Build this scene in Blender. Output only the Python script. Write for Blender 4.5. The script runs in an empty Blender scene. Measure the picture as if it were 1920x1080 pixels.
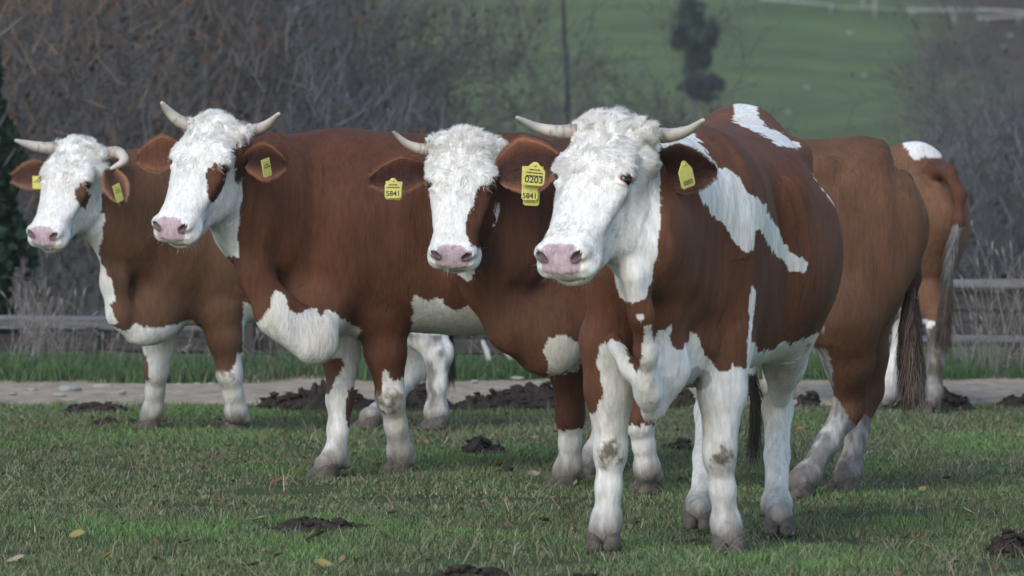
import bpy, math, random, os
import numpy as np
from mathutils import Vector

# ------------------------------------------------------------------ camera, sky, sun, exposure
R = math.radians
scene = bpy.context.scene
col = scene.collection
random.seed(7)
rng = np.random.default_rng(11)

FPX = 11060.0            # focal length in pixels of the 1920 px wide frame
CAM_Z = 1.45
HORIZON = 250.0
PITCH = math.atan((540 - HORIZON) / FPX)

cam_data = bpy.data.cameras.new('camera')
cam = bpy.data.objects.new('camera', cam_data)
col.objects.link(cam)
cam_data.sensor_width = 36
cam_data.lens = FPX * 36 / 1920
cam_data.clip_start = 0.5
cam_data.clip_end = 2000
cam.location = (0, 0, CAM_Z)
cam.rotation_euler = (math.pi / 2 - PITCH, 0, 0)
cam_data.dof.use_dof = True
cam_data.dof.focus_distance = 22.6
cam_data.dof.aperture_fstop = 7.0
scene.camera = cam

world = bpy.data.worlds.new('World')
scene.world = world
world.use_nodes = True
wn = world.node_tree
bg = wn.nodes['Background']
sky = wn.nodes.new('ShaderNodeTexSky')
sky.sky_type = 'NISHITA'
sky.sun_disc = False
sky.sun_elevation = R(34)
sky.sun_rotation = R(205)
sky.air_density = 1.0
sky.dust_density = 1.0
wn.links.new(sky.outputs[0], bg.inputs[0])
bg.inputs[1].default_value = 0.14

sun_data = bpy.data.lights.new('sun', 'SUN')
sun = bpy.data.objects.new('sun', sun_data)
col.objects.link(sun)
sun_data.energy = 1.0
sun_data.angle = R(35)
sun_data.color = (1.0, 0.99, 0.975)
SUN_DIR = Vector((-0.38, -0.75, 0.72)).normalized()      # from the scene towards the sun
sun.rotation_euler = SUN_DIR.to_track_quat('Z', 'Y').to_euler()

scene.view_settings.view_transform = 'Standard'
scene.view_settings.look = 'None'
scene.view_settings.exposure = 0.74
scene.view_settings.gamma = 1.0
scene.view_settings.use_curve_mapping = False
scene.render.engine = 'CYCLES'

CP, SP = math.cos(PITCH), math.sin(PITCH)


def at(px, py, Y):
    """world point at depth Y that the pixel (px, py) of the photograph looks at"""
    a, b = (px - 960) / FPX, (540 - py) / FPX
    dy = CP + b * SP
    dz = -SP + b * CP
    return np.array([a / dy * Y, Y, CAM_Z + dz / dy * Y], dtype=np.float64)


# ------------------------------------------------------------------ helpers
def tag(o, label=None, cat=None, group=None, kind=None):
    if label: o['label'] = label
    if cat: o['category'] = cat
    if group: o['group'] = group
    if kind: o['kind'] = kind
    return o


def link(name, me, parent=None, mat=None, smooth=True):
    o = bpy.data.objects.new(name, me)
    col.objects.link(o)
    if parent is not None: o.parent = parent
    if mat is not None:
        me.materials.clear()
        me.materials.append(mat)
    if smooth:
        me.polygons.foreach_set('use_smooth', np.ones(len(me.polygons), dtype=bool))
    return o


def mesh_np(name, V, F, colors=None, attr='coat'):
    """V (n,3), F (m,k) all same size"""
    me = bpy.data.meshes.new(name)
    V = np.asarray(V, dtype=np.float32); F = np.asarray(F, dtype=np.int32)
    n, (m, k) = len(V), F.shape
    me.vertices.add(n); me.vertices.foreach_set('co', V.ravel())
    me.loops.add(m * k); me.loops.foreach_set('vertex_index', F.ravel())
    me.polygons.add(m)
    me.polygons.foreach_set('loop_start', np.arange(0, m * k, k, dtype=np.int32))
    me.polygons.foreach_set('loop_total', np.full(m, k, dtype=np.int32))
    me.update(calc_edges=True)
    if colors is not None:
        ca = me.color_attributes.new(attr, 'FLOAT_COLOR', 'POINT')
        c = np.ones((n, 4), dtype=np.float32); c[:, :colors.shape[1]] = colors
        ca.data.foreach_set('color', c.ravel())
    return me


def mesh_py(name, V, F):
    me = bpy.data.meshes.new(name)
    me.from_pydata([tuple(v) for v in V], [], F)
    me.update()
    return me


def empty(name, loc):
    o = bpy.data.objects.new(name, None)
    o.empty_display_size = 0.2
    col.objects.link(o)
    o.location = loc
    return o


def unit(v):
    v = np.asarray(v, dtype=np.float64)
    return v / max(1e-9, np.linalg.norm(v))


def tube(path, radii, seg=8, cap=True):
    """swept tube through the points, returns V, F"""
    path = [np.asarray(p, dtype=float) for p in path]
    n = len(path)
    V, F = [], []
    up = np.array([0.13, 0.37, 0.92])
    prev = None
    for i in range(n):
        t = unit(path[min(i + 1, n - 1)] - path[max(i - 1, 0)])
        if prev is None:
            s = unit(np.cross(t, up))
        else:
            s = unit(prev - t * np.dot(prev, t))
        prev = s
        w = np.cross(t, s)
        for k in range(seg):
            a = 2 * math.pi * k / seg
            V.append(path[i] + (s * math.cos(a) + w * math.sin(a)) * radii[i])
    for i in range(n - 1):
        for k in range(seg):
            a, b = i * seg + k, i * seg + (k + 1) % seg
            F.append((a, b, b + seg, a + seg))
    if cap:
        F.append(tuple(range(seg))[::-1])
        F.append(tuple((n - 1) * seg + k for k in range(seg)))
    return V, F


class MB:
    def __init__(s): s.V, s.F = [], []
    def add(s, V, F):
        o = len(s.V)
        s.V.extend([tuple(v) for v in V]); s.F.extend([tuple(i + o for i in f) for f in F])
        return s
    def tube(s, *a, **k): return s.add(*tube(*a, **k))
    def build(s, name, mat, parent=None, smooth=True):
        return link(name, mesh_py(name, s.V, s.F), parent, mat, smooth)


def smooth_path(pts, n):
    pts = np.array(pts, dtype=float)
    m = len(pts)
    out = []
    for u in np.linspace(0, m - 1, n):
        i = min(int(u), m - 2); f = u - i
        p0, p1, p2, p3 = pts[max(i - 1, 0)], pts[i], pts[i + 1], pts[min(i + 2, m - 1)]
        out.append(0.5 * (2 * p1 + (p2 - p0) * f + (2 * p0 - 5 * p1 + 4 * p2 - p3) * f * f + (3 * p1 - p0 - 3 * p2 + p3) * f ** 3))
    return np.array(out)


# ------------------------------------------------------------------ value noise (numpy)
_perm = rng.permutation(4096).astype(np.int64)
_val = rng.random(4096).astype(np.float32) * 2 - 1


def noise3(P, scale=1.0, seed=0):
    if np.isscalar(scale): scale = (scale,) * 3
    Q = np.asarray(P, dtype=np.float32) * np.array(scale, dtype=np.float32) + seed * 17.31
    i = np.floor(Q).astype(np.int64); f = Q - i
    f = f * f * (3 - 2 * f)
    out = 0
    for dx in (0, 1):
        for dy in (0, 1):
            for dz in (0, 1):
                h = _perm[(i[:, 0] + dx) & 4095]
                h = _perm[(h + i[:, 1] + dy) & 4095]
                h = _val[_perm[(h + i[:, 2] + dz) & 4095]]
                w = (f[:, 0] if dx else 1 - f[:, 0]) * (f[:, 1] if dy else 1 - f[:, 1]) * (f[:, 2] if dz else 1 - f[:, 2])
                out = out + h * w
    return out


def fbm(P, scale, octs=3, seed=0):
    s = 0; a = 1; t = 0
    for o in range(octs):
        sc = tuple(x * 2 ** o for x in scale) if not np.isscalar(scale) else scale * 2 ** o
        s = s + a * noise3(P, sc, seed + o); t += a; a *= 0.5
    return s / t


# ------------------------------------------------------------------ materials
def new_mat(name):
    m = bpy.data.materials.new(name)
    m.use_nodes = True
    nt = m.node_tree
    return m, nt, nt.nodes['Principled BSDF']


def N(nt, typ, **kw):
    n = nt.nodes.new(typ)
    for k, v in kw.items():
        if k in n.inputs: n.inputs[k].default_value = v
        else: setattr(n, k, v)
    return n


def simple_mat(name, color, rough=0.8, var=0.25, scale=12.0, bump=0.0, bscale=60.0, stretch=(1, 1, 1), color2=None, detail=6):
    m, nt, b = new_mat(name)
    tc = N(nt, 'ShaderNodeTexCoord')
    mp = N(nt, 'ShaderNodeMapping'); mp.inputs['Scale'].default_value = stretch
    nt.links.new(tc.outputs['Object'], mp.inputs[0])
    no = N(nt, 'ShaderNodeTexNoise', Scale=scale, Detail=detail, Roughness=0.65)
    nt.links.new(mp.outputs[0], no.inputs['Vector'])
    rp = N(nt, 'ShaderNodeValToRGB')
    c2 = color2 if color2 else tuple(c * (1 - var) for c in color)
    c1 = color if color2 else tuple(min(1, c * (1 + var)) for c in color)
    rp.color_ramp.elements[0].color = (*c2, 1); rp.color_ramp.elements[0].position = 0.32
    rp.color_ramp.elements[1].color = (*c1, 1); rp.color_ramp.elements[1].position = 0.68
    nt.links.new(no.outputs[0], rp.inputs[0])
    nt.links.new(rp.outputs[0], b.inputs['Base Color'])
    b.inputs['Roughness'].default_value = rough
    b.inputs['Specular IOR Level'].default_value = 0.25
    if bump:
        n2 = N(nt, 'ShaderNodeTexNoise', Scale=bscale, Detail=5.0)
        nt.links.new(mp.outputs[0], n2.inputs['Vector'])
        bp = N(nt, 'ShaderNodeBump', Strength=bump, Distance=0.01)
        nt.links.new(n2.outputs[0], bp.inputs['Height'])
        nt.links.new(bp.outputs[0], b.inputs['Normal'])
    return m


def attr_mat(name, attr='coat', rough=0.6, spec=0.2, bump=0.0, bscale=200, stretch=(1, 1, 0.25), sheen=0.0, trans=0.0, var=0.0, wet=False):
    m, nt, b = new_mat(name)
    a = N(nt, 'ShaderNodeAttribute', attribute_name=attr)
    out = a.outputs['Color']
    tc = N(nt, 'ShaderNodeTexCoord')
    mp = N(nt, 'ShaderNodeMapping'); mp.inputs['Scale'].default_value = stretch
    nt.links.new(tc.outputs['Object'], mp.inputs[0])
    if var:
        no = N(nt, 'ShaderNodeTexNoise', Scale=bscale * 0.6, Detail=4.0, Roughness=0.7)
        nt.links.new(mp.outputs[0], no.inputs['Vector'])
        mr = N(nt, 'ShaderNodeMapRange'); mr.inputs[1].default_value = 0.3; mr.inputs[2].default_value = 0.7
        mr.inputs[3].default_value = 1 - var; mr.inputs[4].default_value = 1 + var
        nt.links.new(no.outputs[0], mr.inputs[0])
        mx = N(nt, 'ShaderNodeVectorMath', operation='SCALE')
        nt.links.new(out, mx.inputs[0]); nt.links.new(mr.outputs[0], mx.inputs['Scale'])
        out = mx.outputs[0]
    nt.links.new(out, b.inputs['Base Color'])
    b.inputs['Roughness'].default_value = rough
    b.inputs['Specular IOR Level'].default_value = spec
    if wet:
        mr2 = N(nt, 'ShaderNodeMapRange'); mr2.inputs[3].default_value = 0.28; mr2.inputs[4].default_value = rough
        nt.links.new(a.outputs['Alpha'], mr2.inputs[0]); nt.links.new(mr2.outputs[0], b.inputs['Roughness'])
    if sheen:
        b.inputs['Sheen Weight'].default_value = sheen
        b.inputs['Sheen Roughness'].default_value = 0.5
    if bump:
        n2 = N(nt, 'ShaderNodeTexNoise', Scale=bscale, Detail=4.0, Roughness=0.6)
        nt.links.new(mp.outputs[0], n2.inputs['Vector'])
        bp = N(nt, 'ShaderNodeBump', Strength=bump, Distance=0.004)
        nt.links.new(n2.outputs[0], bp.inputs['Height'])
        nt.links.new(bp.outputs[0], b.inputs['Normal'])
    return m


M = {}
M['coat'] = attr_mat('cow_coat', rough=0.72, spec=0.16, bump=0.95, bscale=95, stretch=(1, 1, 0.2), sheen=0.0, var=0.22, wet=True)
M['hair'] = attr_mat('cow_hair', rough=0.65, spec=0.15)
M['horn'] = attr_mat('cow_horn', rough=0.4, spec=0.4, bump=0.25, bscale=60, stretch=(1, 1, 1), var=0.1)
M['hoof'] = simple_mat('hoof', (0.095, 0.080, 0.068), 0.75, 0.5, 30, 0.5, 40)
M['eye'] = simple_mat('eye', (0.012, 0.008, 0.007), 0.08, 0.2)
M['eye'].node_tree.nodes['Principled BSDF'].inputs['Specular IOR Level'].default_value = 0.6
M['tag'] = simple_mat('ear_tag_yellow', (0.60, 0.55, 0.15), 0.4, 0.12, 25)
M['ink'] = simple_mat('tag_ink', (0.03, 0.035, 0.02), 0.6, 0.1)


# ------------------------------------------------------------------ implicit surfaces
class Sdf:
    def __init__(s): s.prims = []; s.groups = []

    def gid(s, g):
        if g not in s.groups: s.groups.append(g)
        return s.groups.index(g)

    def put(s, fn, lo, hi, k, grp, op='u'):
        m = k + 0.05
        s.prims.append((fn, np.asarray(lo) - m, np.asarray(hi) + m, k, s.gid(grp), op))

    def cone(s, a, b, ra, rb, k=0.04, grp='body', n=None, q=1.0, op='u'):
        a = np.asarray(a, dtype=np.float32); b = np.asarray(b, dtype=np.float32)
        if n is not None: n = unit(n).astype(np.float32)
        def fn(P):
            v = P - a; w = b - a
            if n is not None:
                v = v + np.outer(v @ n, n) * (1 / q - 1); w = w + n * (w @ n) * (1 / q - 1)
            L2 = float(w @ w) + 1e-9
            t = np.clip(v @ w / L2, 0, 1)
            d = np.linalg.norm(v - t[:, None] * w, axis=1) - (ra + (rb - ra) * t)
            return d * (q if q < 1 else 1)
        r = max(ra, rb) * max(1, q)
        s.put(fn, np.minimum(a, b) - r, np.maximum(a, b) + r, k, grp, op)

    def chain(s, pts, rad, k=0.03, grp='body', n=None, q=1.0):
        for i in range(len(pts) - 1): s.cone(pts[i], pts[i + 1], rad[i], rad[i + 1], k, grp, n, q)

    def ell(s, c, r, k=0.04, grp='body', ax=None, op='u'):
        c = np.asarray(c, dtype=np.float32); r = np.asarray(r, dtype=np.float32)
        A = np.eye(3, dtype=np.float32) if ax is None else np.array([unit(x) for x in ax], dtype=np.float32)
        def fn(P):
            v = (P - c) @ A.T
            k0 = np.linalg.norm(v / r, axis=1); k1 = np.linalg.norm(v / (r * r), axis=1)
            return k0 * (k0 - 1) / np.maximum(k1, 1e-6)
        ext = np.abs(A.T) @ r
        s.put(fn, c - ext, c + ext, k, grp, op)

    def loft(s, a, b, up, st, cap=(0.1, 0.1), k=0.05, grp='body', e=2.3):
        """st rows: t, up radius, down radius, side radius"""
        a = np.asarray(a, float); b = np.asarray(b, float)
        L = np.linalg.norm(b - a); ax = unit(b - a)
        up = unit(np.asarray(up, float) - ax * np.dot(up, ax)); sd = np.cross(up, ax)
        st = np.array(st, float)
        T = np.linspace(0, 1, 65)
        tt = smooth_path(st, 400)
        cols = [np.interp(T, tt[:, 0], tt[:, i]) for i in (1, 2, 3)]
        x = T * L
        c0 = np.sqrt(np.clip(1 - (np.clip(cap[0] - x, 0, cap[0]) / cap[0]) ** 2, 0.0009, 1))
        c1 = np.sqrt(np.clip(1 - (np.clip(cap[1] - (L - x), 0, cap[1]) / cap[1]) ** 2, 0.0009, 1))
        cols = [c * c0 * c1 for c in cols]
        Mx = np.array([ax, sd, up], dtype=np.float32); a32 = a.astype(np.float32)
        def fn(P):
            v = (P - a32) @ Mx.T
            t = np.clip(v[:, 0] / L, 0, 1)
            ru, rd, rs = (np.interp(t, T, c) for c in cols)
            rz = np.where(v[:, 2] > 0, ru, rd)
            rho = (np.abs(v[:, 1] / rs) ** e + np.abs(v[:, 2] / rz) ** e) ** (1 / e) + 1e-6
            q = np.sqrt(v[:, 1] ** 2 + v[:, 2] ** 2)
            d = np.where(q > 1e-4, (1 - 1 / rho) * q, (rho - 1) * np.minimum(rs, rz))
            axd = np.maximum(-v[:, 0], v[:, 0] - L)
            return np.where(axd > 0, np.sqrt(np.maximum(d, 0) ** 2 + axd ** 2), d * 0.9)
        r = max(c.max() for c in cols)
        s.put(fn, np.minimum(a, b) - r, np.maximum(a, b) + r, k, grp)

    def eval(s, P, want=False):
        n = len(P)
        d = np.full(n, 0.6, dtype=np.float32); g = np.zeros(n, dtype=np.int32)
        step = 16000
        for i in range(0, n, step):
            j = min(n, i + step)
            s._eval(P[i:j], d[i:j], g[i:j], want)
        return (d, g) if want else d

    def _eval(s, P, d, g, want):
        clo, chi = P.min(0), P.max(0)
        X = [np.ascontiguousarray(P[:, k]) for k in range(3)]
        best = np.full(len(P), 9.0, dtype=np.float32)
        for fn, lo, hi, k, gi, op in s.prims:
            if (clo > hi).any() or (chi < lo).any(): continue
            m = None
            for c in range(3):
                if clo[c] >= lo[c] and chi[c] <= hi[c]: continue
                t = (X[c] > lo[c]) & (X[c] < hi[c])
                m = t if m is None else m & t
            m = np.arange(len(P)) if m is None else np.flatnonzero(m)
            if not len(m): continue
            f = fn(P[m]).astype(np.float32); c = d[m]
            if op == 'u':
                h = np.maximum(k - np.abs(c - f), 0) / k
                d[m] = np.minimum(c, f) - h * h * k / 4
                if want:
                    w = f < best[m]
                    best[m[w]] = f[w]; g[m[w]] = gi
            else:
                h = np.maximum(k - np.abs(c + f), 0) / k
                d[m] = np.maximum(c, -f) + h * h * k / 4


def axis_grid(lo, hi, h, flo, fhi, hf):
    xs = [lo]
    while xs[-1] < hi:
        x = xs[-1]
        w = min(1, max(0, (max(flo - x, x - fhi, 0)) / 0.12))
        xs.append(x + hf + (h - hf) * w)
    while (len(xs) - 1) % 6: xs.append(xs[-1] + h)
    return np.array(xs, dtype=np.float32)


def polygonise(sdf, lo, hi, h, flo, fhi, hf):
    X, Y, Z = (axis_grid(lo[i], hi[i], h, flo[i], fhi[i], hf) for i in range(3))
    nx, ny, nz = len(X), len(Y), len(Z)
    S = 6
    bx, by, bz = (nx - 1) // S, (ny - 1) // S, (nz - 1) // S
    cx, cy, cz = X[S // 2::S][:bx], Y[S // 2::S][:by], Z[S // 2::S][:bz]
    C = np.stack(np.meshgrid(cx, cy, cz, indexing='ij'), -1).reshape(-1, 3)
    dc = sdf.eval(C).reshape(bx, by, bz)
    keep = np.abs(dc) < h * S * 1.25
    sgn = np.where(dc < 0, -1.0, 1.0).astype(np.float32)
    vol = np.ones((nx, ny, nz), dtype=np.float32)
    vol[:-1, :-1, :-1] = np.repeat(np.repeat(np.repeat(sgn, S, 0), S, 1), S, 2)
    mask = np.zeros((nx, ny, nz), dtype=bool)
    km = np.repeat(np.repeat(np.repeat(keep, S, 0), S, 1), S, 2)
    for a in (0, 1):
        for b in (0, 1):
            for c in (0, 1):
                mask[a:nx - 1 + a, b:ny - 1 + b, c:nz - 1 + c] |= km
    ii = np.nonzero(mask)
    P = np.stack([X[ii[0]], Y[ii[1]], Z[ii[2]]], 1)
    vol[ii] = sdf.eval(P)
    inside = vol < 0
    # surface nets
    cnt = np.zeros((nx - 1, ny - 1, nz - 1), dtype=np.int8)
    for a in (0, 1):
        for b in (0, 1):
            for c in (0, 1):
                cnt += inside[a:nx - 1 + a, b:ny - 1 + b, c:nz - 1 + c]
    act = (cnt > 0) & (cnt < 8)
    ci = np.nonzero(act)
    idx = np.full(act.shape, -1, dtype=np.int32); idx[ci] = np.arange(len(ci[0]))
    acc = np.zeros((len(ci[0]), 3), dtype=np.float64); num = np.zeros(len(ci[0]))
    corners = [(a, b, c) for a in (0, 1) for b in (0, 1) for c in (0, 1)]
    for p in corners:
        for axn in range(3):
            if p[axn]: continue
            q = list(p); q[axn] = 1
            i0 = (ci[0] + p[0], ci[1] + p[1], ci[2] + p[2]); i1 = (ci[0] + q[0], ci[1] + q[1], ci[2] + q[2])
            v0, v1 = vol[i0], vol[i1]
            m = (v0 < 0) != (v1 < 0)
            t = v0[m] / (v0[m] - v1[m])
            p0 = np.stack([X[i0[0][m]], Y[i0[1][m]], Z[i0[2][m]]], 1)
            p1 = np.stack([X[i1[0][m]], Y[i1[1][m]], Z[i1[2][m]]], 1)
            acc[m] += p0 + (p1 - p0) * t[:, None]; num[m] += 1
    V = acc / num[:, None]
    quads = []
    def emit(e0, e1, cells):
        m = e0 != e1
        if not m.any(): return
        w = np.nonzero(m)
        q = np.stack([c[w] for c in cells], 1)
        fl = e1[w]
        q[fl] = q[fl][:, ::-1]
        quads.append(q[(q >= 0).all(1)])
    I = inside
    emit(I[:-1, 1:-1, 1:-1], I[1:, 1:-1, 1:-1], [idx[:, :-1, :-1], idx[:, 1:, :-1], idx[:, 1:, 1:], idx[:, :-1, 1:]])
    emit(I[1:-1, :-1, 1:-1], I[1:-1, 1:, 1:-1], [idx[:-1, :, :-1], idx[:-1, :, 1:], idx[1:, :, 1:], idx[1:, :, :-1]])
    emit(I[1:-1, 1:-1, :-1], I[1:-1, 1:-1, 1:], [idx[:-1, :-1, :], idx[1:, :-1, :], idx[1:, 1:, :], idx[:-1, 1:, :]])
    return V, np.concatenate(quads)


def vert_normals(V, F):
    n = np.cross(V[F[:, 2]] - V[F[:, 0]], V[F[:, 3]] - V[F[:, 1]])
    out = np.zeros_like(V)
    for k in range(4): np.add.at(out, F[:, k], n)
    return out / np.maximum(np.linalg.norm(out, axis=1), 1e-12)[:, None]


def in_poly(x, y, poly):
    poly = np.asarray(poly, float); r = np.zeros(len(x), dtype=bool)
    j = len(poly) - 1
    for i in range(len(poly)):
        xi, yi = poly[i]; xj, yj = poly[j]
        c = ((yi > y) != (yj > y)) & (x < (xj - xi) * (y - yi) / (yj - yi + 1e-12) + xi)
        r ^= c; j = i
    return r


def project(P):
    x, y, z = P[:, 0], P[:, 1], P[:, 2] - CAM_Z
    dep = y * CP - z * SP
    up = y * SP + z * CP
    return 960 + FPX * x / dep, 540 - FPX * up / dep


# ------------------------------------------------------------------ setting
def sstep(a, b, x):
    t = np.clip((x - a) / (b - a), 0, 1)
    return t * t * (3 - 2 * t)


def ground_z(x, y):
    x = np.asarray(x, float); y = np.asarray(y, float)
    z = -12.0 * sstep(38, 200, y) ** .8
    z = z + .36 * np.maximum(y - 232, 0) * sstep(225, 262, y)
    z = z + .012 * np.sin(x * 1.7 + y * .6) * np.sin(y * 1.1 - x * .5) * sstep(15, 17, y) * (1 - sstep(30.6, 31.2, y))
    z = z + 1.2 * np.sin(x * .11 + 1) * np.sin(y * .05) * sstep(60, 120, y)
    return z


def build_ground():
    ys = np.concatenate([np.linspace(3, 16, 14), np.linspace(16.2, 40, 200), np.linspace(40.5, 120, 90), np.linspace(121, 320, 180), np.linspace(325, 700, 40)])
    xs = np.concatenate([np.linspace(-160, -14, 30), np.linspace(-13, 13, 160), np.linspace(14, 160, 30)])
    X, Y = np.meshgrid(xs, ys)
    Z = ground_z(X, Y)
    V = np.stack([X.ravel(), Y.ravel(), Z.ravel()], 1)
    nx, ny = len(xs), len(ys)
    i = (np.arange(ny - 1)[:, None] * nx + np.arange(nx - 1)[None]).ravel()
    F = np.stack([i, i + 1, i + nx + 1, i + nx], 1)
    m, nt, b = new_mat('pasture_ground')
    geo = N(nt, 'ShaderNodeNewGeometry')
    sep = N(nt, 'ShaderNodeSeparateXYZ'); nt.links.new(geo.outputs['Position'], sep.inputs[0])
    n1 = N(nt, 'ShaderNodeTexNoise', Scale=2.2, Detail=7.0, Roughness=0.7); nt.links.new(geo.outputs['Position'], n1.inputs['Vector'])
    r1 = N(nt, 'ShaderNodeValToRGB')
    r1.color_ramp.elements[0].color = (.046, .044, .026, 1); r1.color_ramp.elements[0].position = .35
    r1.color_ramp.elements[1].color = (.062, .100, .036, 1); r1.color_ramp.elements[1].position = .6
    nt.links.new(n1.outputs[0], r1.inputs[0])
    # far hillside: meadow with scrub on its left and right
    mp = N(nt, 'ShaderNodeMapping'); mp.inputs['Scale'].default_value = (.10, .30, .9); nt.links.new(geo.outputs['Position'], mp.inputs[0])
    n2 = N(nt, 'ShaderNodeTexNoise', Scale=1.6, Detail=6.0, Roughness=0.62); nt.links.new(mp.outputs[0], n2.inputs['Vector'])
    r2 = N(nt, 'ShaderNodeValToRGB')
    r2.color_ramp.elements[0].color = (.070, .092, .040, 1); r2.color_ramp.elements[0].position = .40
    r2.color_ramp.elements[1].color = (.090, .128, .050, 1); r2.color_ramp.elements[1].position = .58
    e = r2.color_ramp.elements.new(.72); e.color = (.11, .15, .055, 1)
    nt.links.new(n2.outputs[0], r2.inputs[0])
    n3 = N(nt, 'ShaderNodeTexNoise', Scale=.9, Detail=8.0, Roughness=0.7); nt.links.new(geo.outputs['Position'], n3.inputs['Vector'])
    r3 = N(nt, 'ShaderNodeValToRGB')
    r3.color_ramp.elements[0].color = (.030, .026, .024, 1); r3.color_ramp.elements[0].position = .35
    r3.color_ramp.elements[1].color = (.085, .060, .045, 1); r3.color_ramp.elements[1].position = .66
    nt.links.new(n3.outputs[0], r3.inputs[0])
    # scrub mask: x < -6 or x > 20 (at 270 m), wobbling
    w = N(nt, 'ShaderNodeTexNoise', Scale=.16, Detail=5.0); nt.links.new(geo.outputs['Position'], w.inputs['Vector'])
    ad = N(nt, 'ShaderNodeMath', operation='MULTIPLY_ADD'); ad.inputs[1].default_value = 14; nt.links.new(w.outputs[0], ad.inputs[0]); nt.links.new(sep.outputs['X'], ad.inputs[2])
    ml = N(nt, 'ShaderNodeMapRange'); ml.inputs[1].default_value = 2.5; ml.inputs[2].default_value = -2.5
    nt.links.new(ad.outputs[0], ml.inputs[0])
    mr = N(nt, 'ShaderNodeMapRange'); mr.inputs[1].default_value = 25; mr.inputs[2].default_value = 31
    nt.links.new(ad.outputs[0], mr.inputs[0])
    mm = N(nt, 'ShaderNodeMath', operation='MAXIMUM'); nt.links.new(ml.outputs[0], mm.inputs[0]); nt.links.new(mr.outputs[0], mm.inputs[1])
    mx = N(nt, 'ShaderNodeMix', data_type='RGBA'); nt.links.new(mm.outputs[0], mx.inputs[0]); nt.links.new(r2.outputs[0], mx.inputs[6]); nt.links.new(r3.outputs[0], mx.inputs[7])
    far = N(nt, 'ShaderNodeMapRange'); far.inputs[1].default_value = 36; far.inputs[2].default_value = 42; nt.links.new(sep.outputs['Y'], far.inputs[0])
    m2 = N(nt, 'ShaderNodeMix', data_type='RGBA'); nt.links.new(far.outputs[0], m2.inputs[0]); nt.links.new(r1.outputs[0], m2.inputs[6]); nt.links.new(mx.outputs[2], m2.inputs[7])
    nt.links.new(m2.outputs[2], b.inputs['Base Color'])
    b.inputs['Roughness'].default_value = .95; b.inputs['Specular IOR Level'].default_value = .1
    bp = N(nt, 'ShaderNodeBump', Strength=.6, Distance=.03); nt.links.new(n1.outputs[0], bp.inputs['Height']); nt.links.new(bp.outputs[0], b.inputs['Normal'])
    tag(link('ground', mesh_np('ground', V, F), None, m), kind='structure')


def build_road():
    xs = np.linspace(-40, 40, 321); ys = np.linspace(31.3, 35.1, 30)
    X, Y = np.meshgrid(xs, ys)
    Y = Y + .12 * np.sin(X * 1.3 + 1) * (1 - (Y - 31.3) / 3.8) + .1 * np.sin(X * .9) * ((Y - 31.3) / 3.8)
    P = np.stack([X.ravel(), Y.ravel(), X.ravel() * 0], 1)
    t = (P[:, 1] - 31.3) / 3.8
    Z = ground_z(P[:, 0], P[:, 1]) + .024 + .010 * fbm(P, 3, 3, 4) - .02 * np.exp(-((t - .3) / .12) ** 2) - .02 * np.exp(-((t - .75) / .12) ** 2) - .02 * (np.abs(t - .5) > .47)
    P[:, 2] = Z
    nx, ny = len(xs), len(ys)
    i = (np.arange(ny - 1)[:, None] * nx + np.arange(nx - 1)[None]).ravel()
    F = np.stack([i, i + 1, i + nx + 1, i + nx], 1)
    m = simple_mat('gravel', (.40, .325, .235), .95, .3, 9, .8, 45, color2=(.21, .165, .115), stretch=(1, .5, 1), detail=10)
    tag(link('dirt_road', mesh_np('dirt_road', P, F), None, m), kind='structure')
    # pale stones along the track
    ms = simple_mat('pale_stone', (.33, .32, .29), .9, .25, 14, .5, 40)
    protos = []
    for v in range(4):
        protos.append(blob('stone', (1, .8, .5), .25, v, 2))
    spots = [(192, 732, .11), (130, 738, .16), (150, 735, .09), (60, 738, .07), (335, 729, .07), (370, 727, .05), (398, 727, .06), (450, 733, .05), (890, 722, .06), (970, 716, .08), (25, 745, .06), (110, 748, .08), (230, 742, .06), (540, 740, .05), (1010, 725, .07), (1820, 726, .06), (1880, 735, .05), (80, 728, .05), (260, 731, .05)]
    for i, (x, y, sz) in enumerate(spots):
        Yd = CAM_Z * FPX / (y - HORIZON)
        p = at(x, y, Yd)
        o = bpy.data.objects.new('stone', protos[i % 4]); col.objects.link(o)
        o.location = (p[0], p[1], ground_z(p[0], p[1]) + .02); o.scale = (sz * .55, sz * .5, sz * .35); o.rotation_euler = (0, 0, i * 1.7)
        if not len(protos[i % 4].materials): protos[i % 4].materials.append(ms)
        w = 'largest' if sz > .15 else 'large' if sz > .1 else 'mid sized' if sz > .06 else 'small'
        zs = [(50, 'at the left frame edge'), (100, 'left of the leftmost cow, by the dry stalks'), (140, 'left of the leftmost cow\'s forelegs'), (170, 'nearer the leftmost cow\'s foreleg'), (245, 'close beside the leftmost cow\'s foreleg'), (300, 'behind the leftmost cow\'s first foreleg'), (360, 'between the leftmost cow\'s forelegs'), (420, 'just left of the leftmost cow\'s second foreleg'), (500, 'right of the leftmost cow'),
              (700, 'behind the second cow'), (930, 'below the middle cow\'s head'), (990, 'midway below the middle cow\'s chest'), (1100, 'beside the middle cow\'s foreleg'), (1850, 'below the plank fence'), (9999, 'at the right frame edge')]
        h = next(q for lim, q in zs if x < lim)
        tag(o, ' '.join(f'{w} pale stone on the track {h}'.split()[:16]), 'stone', 'pale stones on the track')


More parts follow.
